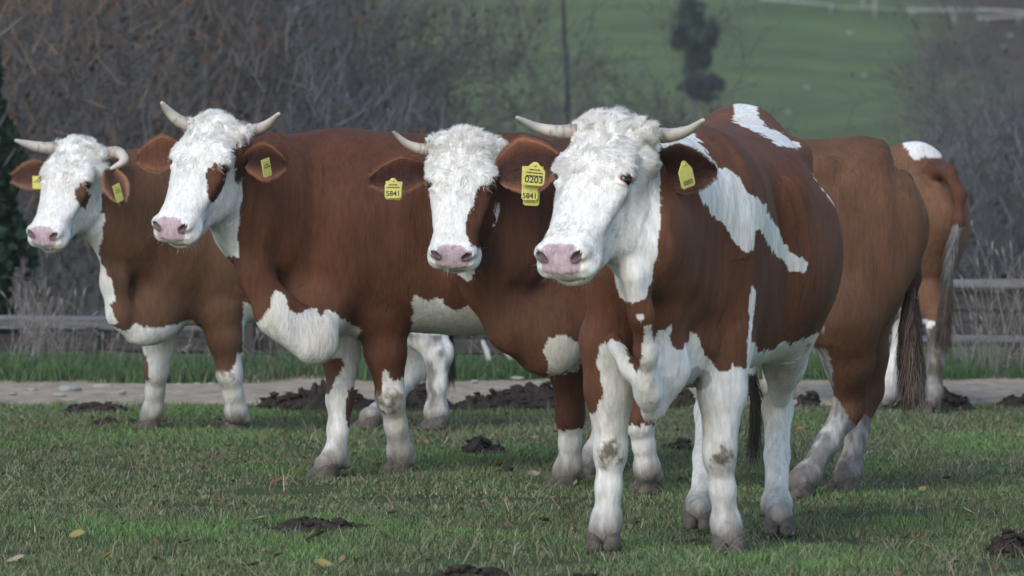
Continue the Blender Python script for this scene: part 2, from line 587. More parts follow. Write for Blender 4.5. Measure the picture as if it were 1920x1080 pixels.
def blob(name, r, amp, seed, sub=3, sc=1.6):
    """lumpy rounded mesh of unit size"""
    import bmesh
    bm = bmesh.new(); bmesh.ops.create_icosphere(bm, subdivisions=sub, radius=1)
    V = np.array([v.co[:] for v in bm.verts])
    d = 1 + amp * fbm(V, sc, 4, seed * 3 + 1) * 1.6
    for v, k in zip(bm.verts, d): v.co = Vector((v.co.x * r[0] * k, v.co.y * r[1] * k, v.co.z * r[2] * k))
    me = bpy.data.meshes.new(name); bm.to_mesh(me); bm.free()
    me.polygons.foreach_set('use_smooth', np.ones(len(me.polygons), dtype=bool))
    return me


def mound(px0, px1, pytop, pybase, label, cat='mud heap', name='mud_heap', rough=1.0, seed=0, depth=None, col_=(.030, .022, .017)):
    Yd = CAM_Z * FPX / (pybase - HORIZON)
    a, b = at(px0, pybase, Yd), at(px1, pybase, Yd)
    W = b[0] - a[0]; Hh = max(.015, (pybase - pytop) / FPX * Yd)
    D = min(depth or W * .5, W * .9)
    nx, ny = int(min(190, 30 + W * 110)), 44
    X, Yy = np.meshgrid(np.linspace(-1, 1, nx), np.linspace(-1, 1, ny))
    P = np.stack([X.ravel() * W / 2, Yy.ravel() * D / 2, np.zeros(X.size)], 1)
    r = np.hypot(X.ravel(), Yy.ravel())
    env = np.clip(1 - (r + .18 * fbm(P, 5, 2, seed)) ** 2.2, 0, 1) ** .7
    lump = .55 + .55 * fbm(P, 4.5, 3, seed + 1) + .35 * np.abs(fbm(P, 17, 3, seed + 2)) * rough
    P[:, 2] = env * Hh * .95 * np.clip(lump, .1, 1.5) - .015 + env * .055 * rough * min(1, Hh * 12) * (1 - np.abs(fbm(P, 13, 3, seed + 6)) * 3) + .014 * env * fbm(P, 42, 2, seed + 3)
    P[:, :2] += np.stack([fbm(P, 30, 2, seed + 4), fbm(P, 30, 2, seed + 5)], 1) * .015
    i = (np.arange(ny - 1)[:, None] * nx + np.arange(nx - 1)[None]).ravel()
    F = np.stack([i, i + 1, i + nx + 1, i + nx], 1)
    if 'mud' not in M: M['mud'] = simple_mat('mud', (.050, .038, .030), .9, .5, 30, .9, 70, color2=(.020, .015, .012))
    # clods of trodden earth lying on the heap
    r = np.random.default_rng(seed + 50)
    cl = [blob('clod', (1.2, .9, .6), .7, seed + q, 1, 1.6) for q in range(3)]
    cv = []
    for me_ in cl:
        a_ = np.zeros(len(me_.vertices) * 3); me_.vertices.foreach_get('co', a_)
        cv.append((a_.reshape(-1, 3), np.array([list(p_.vertices) + [p_.vertices[2]] for p_ in me_.polygons])))
        bpy.data.meshes.remove(me_)
    AV, AF, off = [P], [F], len(P)
    hmap = P.copy()
    for q in range(int(40 + 420 * W * min(1, D))):
        j = r.integers(0, len(P))
        if env[j] < .08 and r.random() < .75: continue
        sz = r.uniform(.006, .020) * (.5 + .7 * env[j]) * (1 + Hh * 3)
        v_, f_ = cv[q % 3]; an = r.uniform(0, 6.28); ca, sa = math.cos(an), math.sin(an)
        w_ = v_ * sz * r.uniform(.7, 1.3, 3)
        w_ = np.stack([w_[:, 0] * ca - w_[:, 1] * sa, w_[:, 0] * sa + w_[:, 1] * ca, w_[:, 2]], 1) + hmap[j] + [0, 0, sz * .15]
        AV.append(w_); AF.append(f_ + off); off += len(w_)
    o = link(name, mesh_np(name, P, F), None, M['mud'])
    if len(AV) > 1:
        ch = mesh_py('clods', np.concatenate(AV[1:]), [tuple(x[:3] - len(P)) for g_ in AF[1:] for x in g_])
        tag(link('clods', ch, o, M['mud']), kind='stuff')
    c = (a + b) / 2
    o.location = (c[0], Yd + D * .3, float(ground_z(c[0], Yd + D * .3)))
    tag(o, label, cat)
    return c[0], Yd + D * .3, W, D


MOUNDS = []


def build_mounds():
    L = [(470, 700, 718, 772, 'dark mud ridge at the road edge left of the second cow\'s legs', 1.0),
         (690, 860, 728, 772, 'dark mud lump seen between the legs of the second cow', .8),
         (850, 1112, 728, 770, 'long dark mud ridge at the road edge under the middle cow\'s head', .9),
         (100, 248, 757, 778, 'low dark mud pile beside the leftmost cow\'s front hooves', .6),
         (165, 262, 790, 803, 'flat dark mud smear in the grass just left of the leftmost cow\'s hoof', .3),
         (858, 958, 820, 855, 'crumbled dark dung pile in open grass between the two middle cows', .35),
         (1248, 1312, 724, 768, 'dark mud seen between the front legs of the nearest cow', .6),
         (1245, 1310, 828, 850, 'small dark dung pat between the nearest cow\'s knees', .25),
         (1492, 1545, 734, 768, 'dark mud lump behind the belly of the nearest cow', .5),
         (1672, 1835, 732, 772, 'dark mud pile behind the hooves of the rearmost cow', .6),
         (1862, 1960, 746, 766, 'low dark mud pile at the right edge of the track', .5),
         (780, 975, 1056, 1092, 'wide dark mud patch at the bottom edge of the frame', .35),
         (1040, 1150, 1068, 1096, 'dark mud patch just in front of the nearest cow\'s right hoof', .3),
         (1845, 1990, 1003, 1050, 'dark mud patch in the grass at the lower right corner', .45),
         (915, 965, 876, 892, 'small brown dung crumb below the crumbled dung pile', .15),
         (490, 700, 978, 1004, 'brown bare earth scrape in the left foreground grass', .4)]
    for i, (a, b, t, q, lab, d) in enumerate(L):
        MOUNDS.append(mound(a, b, t, q, lab, seed=i * 7, depth=d, name='mud_heap'))


def grass_field(name, x0, x1, y0, y1, dens, h0, h1, label, seed, cols, avoid=True, w=.0035, falloff=None, lean=.5, clump=1.0):
    r = np.random.default_rng(seed)
    area = (x1 - x0) * (y1 - y0); n = int(area * dens)
    P = np.stack([r.uniform(x0, x1, n), r.uniform(y0, y1, n), np.zeros(n)], 1)
    # tufts
    c1 = fbm(P, 1.3, 3, seed + 1); c2 = fbm(P, 6.0, 2, seed + 2); c3 = fbm(P, .6, 2, seed + 7)
    keep = r.random(n) < np.clip(.70 + c2 * 1.2 * clump + c1 * 1.1 * clump, .05, 1)
    if avoid:
        for (mx, my, W, D) in MOUNDS:
            e = ((P[:, 0] - mx) / (W * .46)) ** 2 + ((P[:, 1] - my) / (D * .45)) ** 2
            keep &= ~((e < 1) & (r.random(n) < .93))
    if falloff is not None: keep &= falloff(P, r)
    P, c1, c2, c3 = P[keep], c1[keep], c2[keep], c3[keep]
    n = len(P)
    P[:, 2] = ground_z(P[:, 0], P[:, 1]) - .004
    h = r.uniform(h0, h1, n) * (1 + .7 * c2 + .5 * c1) * r.uniform(.6, 1.25, n)
    h = np.clip(h, h0 * .4, h1 * 1.9)
    az = r.uniform(0, 2 * math.pi, n)
    ln = r.uniform(.1, 1, n) * lean
    d = np.stack([np.cos(az) * ln, np.sin(az) * ln, np.ones(n)], 1)
    th = r.uniform(0, 2 * math.pi, n)
    sd = np.stack([np.cos(th), np.sin(th), np.zeros(n)], 1) * (w * r.uniform(.6, 1.4, n))[:, None] / 2
    mid = P + d * (h * .55)[:, None]
    d2 = d * np.array([1.9, 1.9, .75])
    tip = mid + d2 * (h * .45)[:, None]
    V = np.stack([P - sd, P + sd, mid + sd * .8, mid - sd * .8, tip], 1).reshape(-1, 3)
    b = (np.arange(n) * 5)[:, None]
    me = bpy.data.meshes.new(name)
    # quad + triangle per blade
    F4 = (b + np.array([[0, 1, 2, 3]])); F3 = (b + np.array([[3, 2, 4]]))
    me.vertices.add(len(V)); me.vertices.foreach_set('co', V.astype(np.float32).ravel())
    loops = np.concatenate([F4, F3], 1).ravel()
    me.loops.add(len(loops)); me.loops.foreach_set('vertex_index', loops.astype(np.int32))
    me.polygons.add(2 * n)
    st = np.stack([np.arange(n) * 7, np.arange(n) * 7 + 4], 1).ravel(); tot = np.tile([4, 3], n)
    me.polygons.foreach_set('loop_start', st.astype(np.int32)); me.polygons.foreach_set('loop_total', tot.astype(np.int32))
    me.update(calc_edges=True)
    g0, g1, g2, straw = [np.array(c) for c in cols]
    t = np.clip(.5 + c3 * 1.2 + r.normal(0, .22, n), 0, 1)[:, None]
    C = g0 + (g1 - g0) * t
    lush = np.clip((c2 * .8 + c1 - .10) * 1.6 + r.normal(0, .1, n), 0, 1)[:, None]
    C = C + (g2 - C) * lush * .8
    dry = (r.random(n) < np.clip(.10 - c1 * .6 - c3 * .3, .02, .5))[:, None]
    C = np.where(dry, straw * r.uniform(.5, 1.1, n)[:, None], C)
    C = C * r.uniform(.55, 1.35, n)[:, None]
    Cv = np.repeat(C, 5, axis=0)
    ca = me.color_attributes.new('coat', 'FLOAT_COLOR', 'POINT')
    ca.data.foreach_set('color', np.concatenate([Cv, np.ones((len(Cv), 1))], 1).astype(np.float32).ravel())
    if 'grass' not in M: M['grass'] = attr_mat('grass_blade', rough=.55, spec=.25)
    o = link(name, me, None, M['grass'], False)
    tag(o, label, 'grass', kind='stuff')
    return o


GC = [(.086, .132, .054), (.138, .172, .080), (.135, .235, .070), (.25, .22, .15)]


def build_grass():
    edge = lambda P, r: (P[:, 1] < 31.7 + .9 * fbm(P, 1.4, 3, 3) + r.normal(0, .16, len(P)))
    def inview(P, r): return (np.abs(P[:, 0]) < P[:, 1] * .0868 + .7) & edge(P, r)
    grass_field('pasture_grass', -3.6, 3.6, 18.0, 22.5, 9500, .018, .036, 'short grazed grass under and in front of the cows', 21, GC, falloff=inview, w=.0042)
    grass_field('pasture_grass_behind', -3.8, 3.8, 22.5, 32.3, 6500, .013, .031, 'short grass between the cows and the track', 22, GC, falloff=inview, w=.0052)
    grass_field('side_grass', -11, 11, 13.5, 31.5, 600, .03, .05, 'short grass either side of the herd', 23, GC, falloff=lambda P, r: ((np.abs(P[:, 0]) > P[:, 1] * .0868 + .6) | (P[:, 1] < 18.0)) & edge(P, r), w=.012)
    V = [(.050, .092, .038), (.07, .115, .048), (.075, .15, .048), (.17, .14, .095)]
    grass_field('verge_grass', -7, 7, 33.8, 36.3, 6500, .06, .13, 'taller grass verge beyond the gravel track', 24, V, False, .006, lean=.5, falloff=lambda P, r: P[:, 1] > 34.35 + .7 * fbm(P, 1.5, 3, 9) + r.normal(0, .05, len(P)))
    D = [(.11, .095, .080), (.085, .075, .065), (.07, .085, .045), (.17, .15, .125)]
    grass_field('dry_verge_grass', -7, 7, 36.1, 37.3, 1100, .03, .09, 'dry grey grass along the foot of the log fence', 25, D, False, .006, lean=.8)
    # thin straws standing out of the pasture
    S = [(.20, .18, .12), (.16, .14, .09), (.12, .12, .06), (.26, .23, .16)]
    grass_field('dry_straw', -3.4, 3.4, 18.2, 31.0, 160, .04, .09, 'thin dry straws standing out of the pasture grass', 26, S, True, .004, lean=1.3)


# ------------------------------------------------------------------ fence of weathered logs
def beam(px0, px1, pytop, pybot, Yd, seed=0, sag=0, thick=None, end_rag=.0):
    a0, a1 = at(px0, pytop, Yd), at(px1, pytop + sag, Yd)
    z0 = at(px0, pybot, Yd)[2]
    h = a0[2] - z0; th = thick or h * .6
    n = 70; m = 12
    V = []
    r = np.random.default_rng(seed)
    for i in range(n):
        t = i / (n - 1)
        c = a0 + (a1 - a0) * t; cx, cz = c[0], c[2] - h / 2
        for j in range(m):
            an = 2 * math.pi * (j + .5) / m
            sx, sz = math.cos(an), math.sin(an)
            ex, ez = abs(sx) ** .45 * np.sign(sx), abs(sz) ** .45 * np.sign(sz)
            V.append([cx, Yd + ex * th / 2, cz + ez * h / 2])
    V = np.array(V)
    k = fbm(V, (1.1, 20, 20), 3, seed) * h * .12
    k2 = fbm(V, (.6, 3, 3), 2, seed + 9) * h * .14
    V[:, 2] += k + k2; V[:, 1] += k
    F = []
    for i in range(n - 1):
        for j in range(m):
            F.append((i * m + j, i * m + (j + 1) % m, (i + 1) * m + (j + 1) % m, (i + 1) * m + j))
    F.append(tuple(range(m))[::-1]); F.append(tuple((n - 1) * m + j for j in range(m)))
    return V, F


def build_fence():
    wood = simple_mat('weathered_wood', (.20, .205, .215), .9, .3, 6, .9, 22, stretch=(.35, 5, 5), color2=(.075, .075, .08), detail=9)
    dark = simple_mat('dark_wet_wood', (.085, .075, .07), .9, .3, 6, .9, 22, stretch=(.35, 5, 5), color2=(.035, .03, .03), detail=9)
    M['wood'] = wood; M['darkwood'] = dark
    f = empty('log_fence', tuple(at(240, 690, 36.9)[:2]) + (0,))
    tag(f, 'low barrier of stacked grey hewn logs behind the leftmost cows', 'fence')
    o = np.array(f.location)
    def part(parent, po, name, mat, *a, **k):
        V, F = beam(*a, **k)
        return link(name, mesh_py(name, V - po, F), parent, mat, False)
    part(f, o, 'log', wood, -520, 372, 588, 616, 36.9, 1, 5)
    part(f, o, 'log', wood, 366, 760, 596, 622, 36.9, 2, 8)
    part(f, o, 'log', dark, -540, 232, 624, 656, 36.95, 3, 4)
    part(f, o, 'log', dark, 236, 620, 630, 660, 36.95, 4, 4)
    part(f, o, 'log', dark, 625, 1010, 634, 662, 36.95, 5, 2)
    part(f, o, 'log', wood, 1000, 1420, 636, 658, 36.95, 6, 0)
    for x, y0 in ((175, 612), (470, 600), (760, 590), (1010, 600), (1290, 610)):
        p = at(x, 690, 37.0); t = at(x, y0, 37.0)
        V, F = tube([p - [0, 0, .05], t], [.05, .045], 8)
        link('post', mesh_py('post', np.array(V) + [0, -.14, 0] - o, F), f, dark, False)
    w = MB()
    pts = [at(x, 519 + 3 * math.sin(x * .02), 37.1) - o for x in range(-60, 560, 20)]
    w.tube(pts, [.004] * len(pts), 4)
    w.build('wire', dark, f)
    for x in (-40, 520):
        V, F = tube([at(x, 690, 37.1), at(x + 3, 505, 37.1)], [.035, .03], 7)
        link('post', mesh_py('post', np.array(V) - o, F), f, dark, False)

    g = empty('plank_fence', tuple(at(1850, 690, 36.4)[:2]) + (0,))
    tag(g, 'grey plank fence behind the rearmost cow at the right edge', 'fence')
    o = np.array(g.location)
    part(g, o, 'rail', wood, 1500, 2480, 524, 543, 36.4, 11, -4)
    part(g, o, 'plank', dark, 1480, 1845, 549, 584, 36.45, 12, 0, thick=.04)
    part(g, o, 'plank', dark, 1848, 2480, 547, 586, 36.46, 13, 0, thick=.04)
    part(g, o, 'plank', dark, 1480, 1800, 588, 624, 36.44, 14, 0, thick=.04)
    part(g, o, 'plank', dark, 1803, 2470, 587, 625, 36.46, 15, 0, thick=.04)
    part(g, o, 'rail', wood, 1490, 2490, 628, 641, 36.38, 16, 2)
    for x in (1560, 1905, 2050, 2290):
        V, F = tube([at(x, 690, 36.5), at(x, 518, 36.5)], [.05, .045], 8)
        link('post', mesh_py('post', np.array(V) + [0, .1, 0] - o, F), g, dark, False)
    pale = simple_mat('pale_split_wood', (.42, .40, .37), .85, .2, 20, .4, 30, stretch=(4, 4, .6))
    for k, (x0, y0, x1, y1, lab) in enumerate(((905, 640, 918, 678, 'left one of two pale split stakes leaning by the verge between the middle cows'), (932, 638, 962, 678, 'right one of two pale split stakes leaning by the verge between the middle cows'))):
        a, b = at(x1, y1, 35.9), at(x0, y0, 36.1)
        V, F = tube([a, (a + b) / 2 + [.004, 0, 0], b], [.016, .017, .012], 5)
        link('stake', mesh_py('stake', V, F), None, pale, False)
        tag(bpy.context.scene.objects[[o_.name for o_ in col.objects if o_.name.startswith('stake')][-1]], lab, 'stake')


def weed(name, x, ybase, Yd, n, hmin, hmax, spread, label, seed, cat='dry weeds', colr=(.25, .225, .20), lean=.35):
    r = np.random.default_rng(seed)
    base = at(x, ybase, Yd); base[2] = ground_z(base[0], Yd)
    mb = MB()
    for i in range(n):
        b = np.array([r.normal(0, spread), r.normal(0, spread * .7), 0])
        h = r.uniform(hmin, hmax); l = r.normal(0, lean, 2)
        pts = [b]
        for k in range(1, 6):
            t = k / 5
            pts.append(b + np.array([l[0] * h * t ** 1.5, l[1] * h * t ** 1.5, h * t * (1 - .12 * abs(l[0]) * t)]) + r.normal(0, .004, 3))
        rad = [.0032, .003, .0026, .0022, .0018, .0012]
        mb.tube(pts, rad, 3, False)
        if r.random() < .5:
            tp = pts[-1]; d = unit(pts[-1] - pts[-2])
            mb.tube([tp - d * .01, tp + d * .02, tp + d * .05], [.002, .006, .001], 4, False)
        for q in range(r.integers(0, 3)):
            j = r.integers(2, 5); s_ = pts[j]
            e = s_ + np.array([r.normal(0, .06), r.normal(0, .04), r.uniform(.03, .12)])
            mb.tube([s_, (s_ + e) / 2 + [0, 0, .01], e], [.0018, .0015, .001], 3, False)
    key = 'weed%s' % (colr,)
    if key not in M: M[key] = simple_mat('dry_stalk', colr, .8, .3, 40)
    o = mb.build(name, M[key])
    o.location = base
    tag(o, label, cat)
    return o


def build_weeds():
    L = [(60, 690, 35.6, 26, .30, .62, .09, 'tall dry stalks standing before the log fence at the left edge'),
         (20, 700, 35.2, 16, .25, .66, .08, 'dry stalk tuft cut by the left edge of the frame'),
         (110, 692, 35.5, 30, .20, .60, .10, 'dense tangle of dry stalks before the log fence, left of the leftmost cow'),
         (165, 690, 35.7, 16, .15, .45, .10, 'thin dry stalks right beside the leftmost cow\'s chest'),
         (235, 690, 35.7, 14, .10, .28, .10, 'short bent dry stalks behind the leftmost cow\'s right foreleg'),
         (350, 680, 36.0, 18, .08, .30, .14, 'arching dry stalks between the forelegs of the leftmost cow'),
         (500, 690, 36.0, 20, .06, .26, .15, 'low dry stalks left of the second cow\'s forelegs'),
         (690, 700, 35.6, 16, .05, .22, .12, 'low dry stalks behind the second cow\'s forelegs'),
         (960, 690, 35.9, 16, .05, .24, .16, 'low dry stalks beside the two pale stakes'),
         (1870, 725, 34.9, 36, .25, .80, .10, 'tall tangled dry weeds before the plank fence at the right edge'),
         (1915, 730, 34.8, 40, .30, .95, .10, 'tallest dry weeds, cut by the right edge of the frame'),
         (1825, 700, 35.6, 14, .10, .40, .10, 'sparse dry weeds between the rearmost cow and the tall ones'),
         (1240, 700, 35.8, 16, .06, .26, .15, 'low dry stalks seen between the nearest cow\'s forelegs'),
         (1560, 690, 35.9, 16, .06, .28, .15, 'low dry stalks behind the nearest cow\'s flank')]
    for i, (x, yb, Yd, n, a, b, sp, lab) in enumerate(L):
        weed('dry_weeds', x, yb, Yd, max(8, int(n * .7)), a, b, sp, lab, 60 + i)


def place_words(x, y):
    zs = [(200, 'at the far left'), (420, 'below the leftmost cow'), (600, 'left of the second cow\'s front hooves'), (800, 'below the second cow\'s chest'), (1020, 'between the second and the middle cow'),
          (1250, 'by the middle cow\'s front hooves'), (1480, 'by the nearest cow\'s hooves'), (1700, 'below the middle cow\'s hind hooves'), (9999, 'at the far right')]
    h = next(w for lim, w in zs if x < lim)
    d = 'near the track' if y < 830 else 'in the middle grass' if y < 940 else 'in the front grass' if y < 1040 else 'at the bottom edge'
    return d + ' ' + h


def build_leaves():
    r = random.Random(5)
    cols = {'orange': (.30, .13, .045), 'brown': (.17, .075, .035), 'tan': (.30, .25, .17), 'yellow': (.24, .20, .07)}
    mats = {k: simple_mat('leaf_' + k, v, .7, .3, 60) for k, v in cols.items()}
    # curled leaf, one mesh per colour
    base = []
    for k in cols:
        V = []; F = []
        for i in range(7):
            t = i / 6; wv = .5 * math.sin(math.pi * (t * .92 + .04)) ** .8
            for j in (-1, -.5, 0, .5, 1):
                V.append(((t - .5), j * wv, .22 * (j * j) * wv + .15 * (t - .5) ** 2 * 2 + r.uniform(-.02, .02)))
        for i in range(6):
            for j in range(4): F.append((i * 5 + j, i * 5 + j + 1, i * 5 + j + 6, i * 5 + j + 5))
        me = mesh_py('fallen_leaf', V, F); me.materials.append(mats[k]); base.append((k, me))
    D = dict(base)
    spots = [(497, 772, 'orange', .11), (203, 1057, 'orange', .07), (585, 1028, 'tan', .10), (600, 1022, 'brown', .07), (485, 992, 'yellow', .09), (145, 1020, 'yellow', .08), (1000, 905, 'tan', .07), (735, 975, 'tan', .06), (1035, 800, 'tan', .05),
             (1305, 1025, 'tan', .07), (427, 842, 'yellow', .05), (120, 878, 'brown', .07), (935, 885, 'brown', .06), (1610, 850, 'orange', .05), (1240, 905, 'brown', .06), (1815, 975, 'tan', .08), (1700, 1020, 'tan', .08), (30, 1064, 'tan', .1), (605, 1072, 'yellow', .08),
             (470, 1075, 'tan', .1), (345, 1035, 'brown', .08), (860, 800, 'brown', .05), (1650, 880, 'brown', .05), (1500, 812, 'orange', .05), (1775, 905, 'brown', .06), (520, 915, 'brown', .06), (270, 880, 'brown', .05), (700, 900, 'yellow', .05), (1020, 985, 'brown', .06), (840, 1015, 'tan', .06), (1730, 930, 'yellow', .05), (60, 900, 'tan', .05)]
    for i, (x, y, k, sz) in enumerate(spots):
        Yd = CAM_Z * FPX / (y - HORIZON); p = at(x, y, Yd)
        o = bpy.data.objects.new('fallen_leaf', D[k]); col.objects.link(o)
        o.location = (p[0], p[1], float(ground_z(p[0], p[1])) + .025)
        sz *= .78; o.scale = (sz, sz * .8, sz); o.rotation_euler = (r.uniform(.1, .7), r.uniform(-.4, .4), r.uniform(0, 6.28))
        tag(o, f'curled {k} fallen leaf {place_words(x, y)}', 'leaf', f'{k} fallen leaves in the grass')


# ------------------------------------------------------------------ bare trees and scrub
def grow(seed, height, spreadk=.55, levels=4, nstem=4, upk=.5):
    """branch segments of a bare shrub: thick ones as tubes, thin ones as ribbons"""
    r = np.random.default_rng(seed)
    thick = MB(); twigs = []
    tips = []
    def go(p, d, L, rad, lev):
        n = 4
        pts = [p]; dd = d.copy()
        for i in range(n):
            dd = unit(dd + r.normal(0, .14, 3) + np.array([0, 0, .07 * upk]))
            pts.append(pts[-1] + dd * L / n)
        rads = [rad * (1 - .55 * i / n) for i in range(n + 1)]
        if rad > .011: thick.tube(pts, rads, 5, False)
        else:
            for i in range(n): twigs.append((pts[i], pts[i + 1], rads[i], rads[i + 1]))
        if lev == 0:
            tips.append(pts[-1]); return
        k = r.integers(4, 7)
        for i in range(k):
            t = r.uniform(.25, 1); j = min(n - 1, int(t * n))
            q = pts[j] + (pts[j + 1] - pts[j]) * (t * n - j)
            ax = unit(r.normal(0, 1, 3)); side = unit(np.cross(dd, ax))
            nd = unit(dd * (1 - spreadk * .5) + side * spreadk * r.uniform(.6, 1.3) + np.array([0, 0, .15 * upk]))
            go(q, nd, L * r.uniform(.42, .68), rads[j] * .55, lev - 1)
    for s_ in range(nstem):
        d = unit(np.array([r.normal(0, .28), r.normal(0, .28), 1.0]))
        go(np.array([r.normal(0, .12), r.normal(0, .12), 0]), d, height * r.uniform(.45, .65), height * .0085, levels)
    A = np.array([t[0] for t in twigs]); B = np.array([t[1] for t in twigs])
    ra = np.array([t[2] for t in twigs]); rb = np.array([t[3] for t in twigs])
    ra = np.maximum(ra, .0035); rb = np.maximum(rb, .0025)
    ax = r.normal(0, 1, A.shape); sd = np.cross(B - A, ax); sd /= np.linalg.norm(sd, axis=1)[:, None]
    V = np.stack([A - sd * ra[:, None], A + sd * ra[:, None], B + sd * rb[:, None], B - sd * rb[:, None]], 1).reshape(-1, 3)
    F = np.arange(len(V)).reshape(-1, 4)
    return thick, V, F, np.array(tips)


def leaf_cloud(P, size, r, cols):
    n = len(P)
    a = r.normal(0, 1, (n, 3)); a /= np.linalg.norm(a, axis=1)[:, None]
    b = np.cross(a, r.normal(0, 1, (n, 3))); b /= np.linalg.norm(b, axis=1)[:, None]
    s = (size * r.uniform(.5, 1.4, n))[:, None]
    V = np.stack([P - a * s, P + b * s * .6, P + a * s, P - b * s * .6], 1).reshape(-1, 3)
    F = np.arange(n * 4).reshape(-1, 4)
    t = r.random((n, 1)); C = np.array(cols[0]) + (np.array(cols[1]) - np.array(cols[0])) * t
    return V, F, np.repeat(C, 4, axis=0)


def copy_thing(root, loc, rz, sc, label, group):
    r = root.copy(); col.objects.link(r); r.location = loc; r.rotation_euler = (0, 0, rz); r.scale = (sc,) * 3
    r['label'] = label; r['group'] = group
    for ch in root.children:
        c = ch.copy(); col.objects.link(c); c.parent = r
    return r


def build_thicket():
    bark = simple_mat('grey_bark', (.115, .115, .118), .9, .3, 8, 0)
    twig = simple_mat('twig_grey', (.105, .105, .112), .9, .35, 1.5, 0, color2=(.065, .062, .062))
    leafm = attr_mat('leaf_cloud', rough=.7, spec=.15)
    M['leafcloud'] = leafm; M['bark'] = bark
    protos = []
    for v, (h, sp, ns, cols) in enumerate(((5.5, .55, 4, ((.075, .055, .04), (.04, .032, .028))), (4.5, .65, 5, ((.06, .05, .045), (.035, .03, .03))), (6.2, .5, 3, ((.20, .10, .04), (.09, .06, .03))), (3.4, .7, 6, ((.05, .05, .045), (.03, .03, .028))))):
        root = empty('bare_tree', (0, 300, -80))
        th, V, F, tips = grow(400 + v, h, sp, 4, ns)
        th.build('trunk', bark, root)
        o = link('twigs', mesh_np('twigs', V, F), root, twig, False); tag(o, kind='stuff')
        r = np.random.default_rng(v)
        P = tips[r.choice(len(tips), min(len(tips), 420 if v != 2 else 900))] + r.normal(0, .05, (min(len(tips), 420 if v != 2 else 900), 3))
        lv = leaf_cloud(P, .026 if v != 2 else .035, r, cols)
        o = link('dead_leaves', mesh_np('dead_leaves', *lv), root, leafm, False); tag(o, kind='stuff')
        protos.append(root)
    #     px, Y, variant, scale, label
    T = [(60, 52, 0, 1.15, 'tall grey bare tree at the upper left, right of the dark spruce'),
         (150, 60, 2, 1.1, 'bare tree with reddish leaves above the leftmost cow\'s head'),
         (235, 66, 2, 1.25, 'bare tree keeping rust brown leaves left of the second cow\'s horns'),
         (330, 58, 2, 1.0, 'bare tree with brown leaves right above the second cow\'s left horn'),
         (300, 74, 0, 1.3, 'taller bare tree behind the rust brown ones'),
         (420, 62, 0, 1.05, 'grey bare tree above the second cow\'s head'),
         (480, 70, 1, 1.4, 'grey bushy bare tree right of the second cow\'s head'),
         (560, 58, 0, .95, 'grey bare tree above the second cow\'s withers'),
         (610, 66, 1, 1.3, 'grey bare tree above the second cow\'s back, densest one'),
         (690, 60, 1, .95, 'grey bare tree left of the middle cow\'s horn'),
         (745, 70, 0, .85, 'thin bare tree right above the middle cow\'s horn'),
         (820, 64, 3, 1.0, 'low bare tree behind the middle cow\'s poll'),
         (905, 72, 3, .85, 'lowest bare bush, in the green gap right of the middle cow\'s head'),
         (1000, 74, 0, .78, 'bare tree with round open crown left of the thin dark trunk'),
         (1110, 70, 1, .98, 'bare tree with round open crown above the nearest cow\'s poll'),
         (1195, 74, 0, 1.0, 'bare tree with open crown above the nearest cow\'s left horn'),
         (1255, 66, 3, 1.15, 'low bare bush below the small dark ivy covered tree'),
         (1590, 84, 3, .75, 'low grey bush above the middle cow\'s rump'),
         (1690, 76, 3, .85, 'grey bush above the white rump patch of the rearmost cow'),
         (1770, 72, 1, .72, 'grey bare tree right of the rearmost cow\'s rump'),
         (1850, 68, 1, .80, 'grey bare tree near the right edge'),
         (1915, 60, 0, .62, 'grey bare tree cut by the right edge of the frame'),
         (-40, 60, 0, 1.1, 'bare tree just beyond the left edge behind the spruce'),
         (1980, 62, 0, .9, 'bare tree just beyond the right edge'),
         (1400, 60, 3, .52, 'low bush behind the hips of the nearest cow'),
         (110, 47, 3, .9, 'near grey bush behind the log fence at the left'),
         (560, 50, 3, .7, 'near grey bush hidden mostly by the second cow'),
         (1830, 48, 3, .55, 'small grey bush right behind the plank fence')]
    used = set()
    for i, (px, Y, v, sc, lab) in enumerate(T):
        p = at(px, HORIZON, Y); loc = (p[0], Y, float(ground_z(p[0], Y)) - .05)
        if v in used:
            copy_thing(protos[v], loc, i * 2.1, sc, lab, 'bare trees beyond the fence')
        else:
            used.add(v); o = protos[v]; o.location = loc; o.rotation_euler = (0, 0, i * 2.1); o.scale = (sc,) * 3
            o['label'] = lab; o['group'] = 'bare trees beyond the fence'
    for o in list(col.objects):
        if o.name.startswith('bare_tree'): o['category'] = 'tree'
    # fine scrub that nobody could count
    r = np.random.default_rng(77)
    n = 84000
    Y = r.uniform(44, 95, n)
    px = np.where(r.random(n) < .72, r.uniform(-140, 2060, n), np.where(r.random(n) < .5, r.uniform(-1500, -140, n), r.uniform(2060, 3400, n)))
    top = np.interp(px, [-140, 40, 450, 600, 680, 780, 870, 940, 1000, 1240, 1330, 1500, 1560, 1700, 1800, 2060], [-260, -200, -100, 20, 130, 200, 270, 330, 280, 260, 330, 430, 370, 290, 240, 190])
    base = ground_z((px - 960) / FPX * Y, Y)
    ztop = CAM_Z + (HORIZON - top) / FPX * Y
    z = base + (ztop - base) * r.random(n) ** .85
    ok = ztop > base
    P = np.stack([(px - 960) / FPX * Y, Y, z], 1)[ok]; n = len(P)
    d = r.normal(0, .55, (n, 3)); d[:, 2] = np.abs(r.normal(1, .3, n)); d /= np.linalg.norm(d, axis=1)[:, None]
    L = r.uniform(.10, .42, n)[:, None]
    sd = np.cross(d, r.normal(0, 1, (n, 3))); sd /= np.linalg.norm(sd, axis=1)[:, None]
    w = r.uniform(.003, .008, n)[:, None]
    e = P + d * L + r.normal(0, .05, (n, 3))
    V = np.stack([P - sd * w, P + sd * w, e + sd * w * .3, e - sd * w * .3], 1).reshape(-1, 3)
    g = r.random((n, 1))
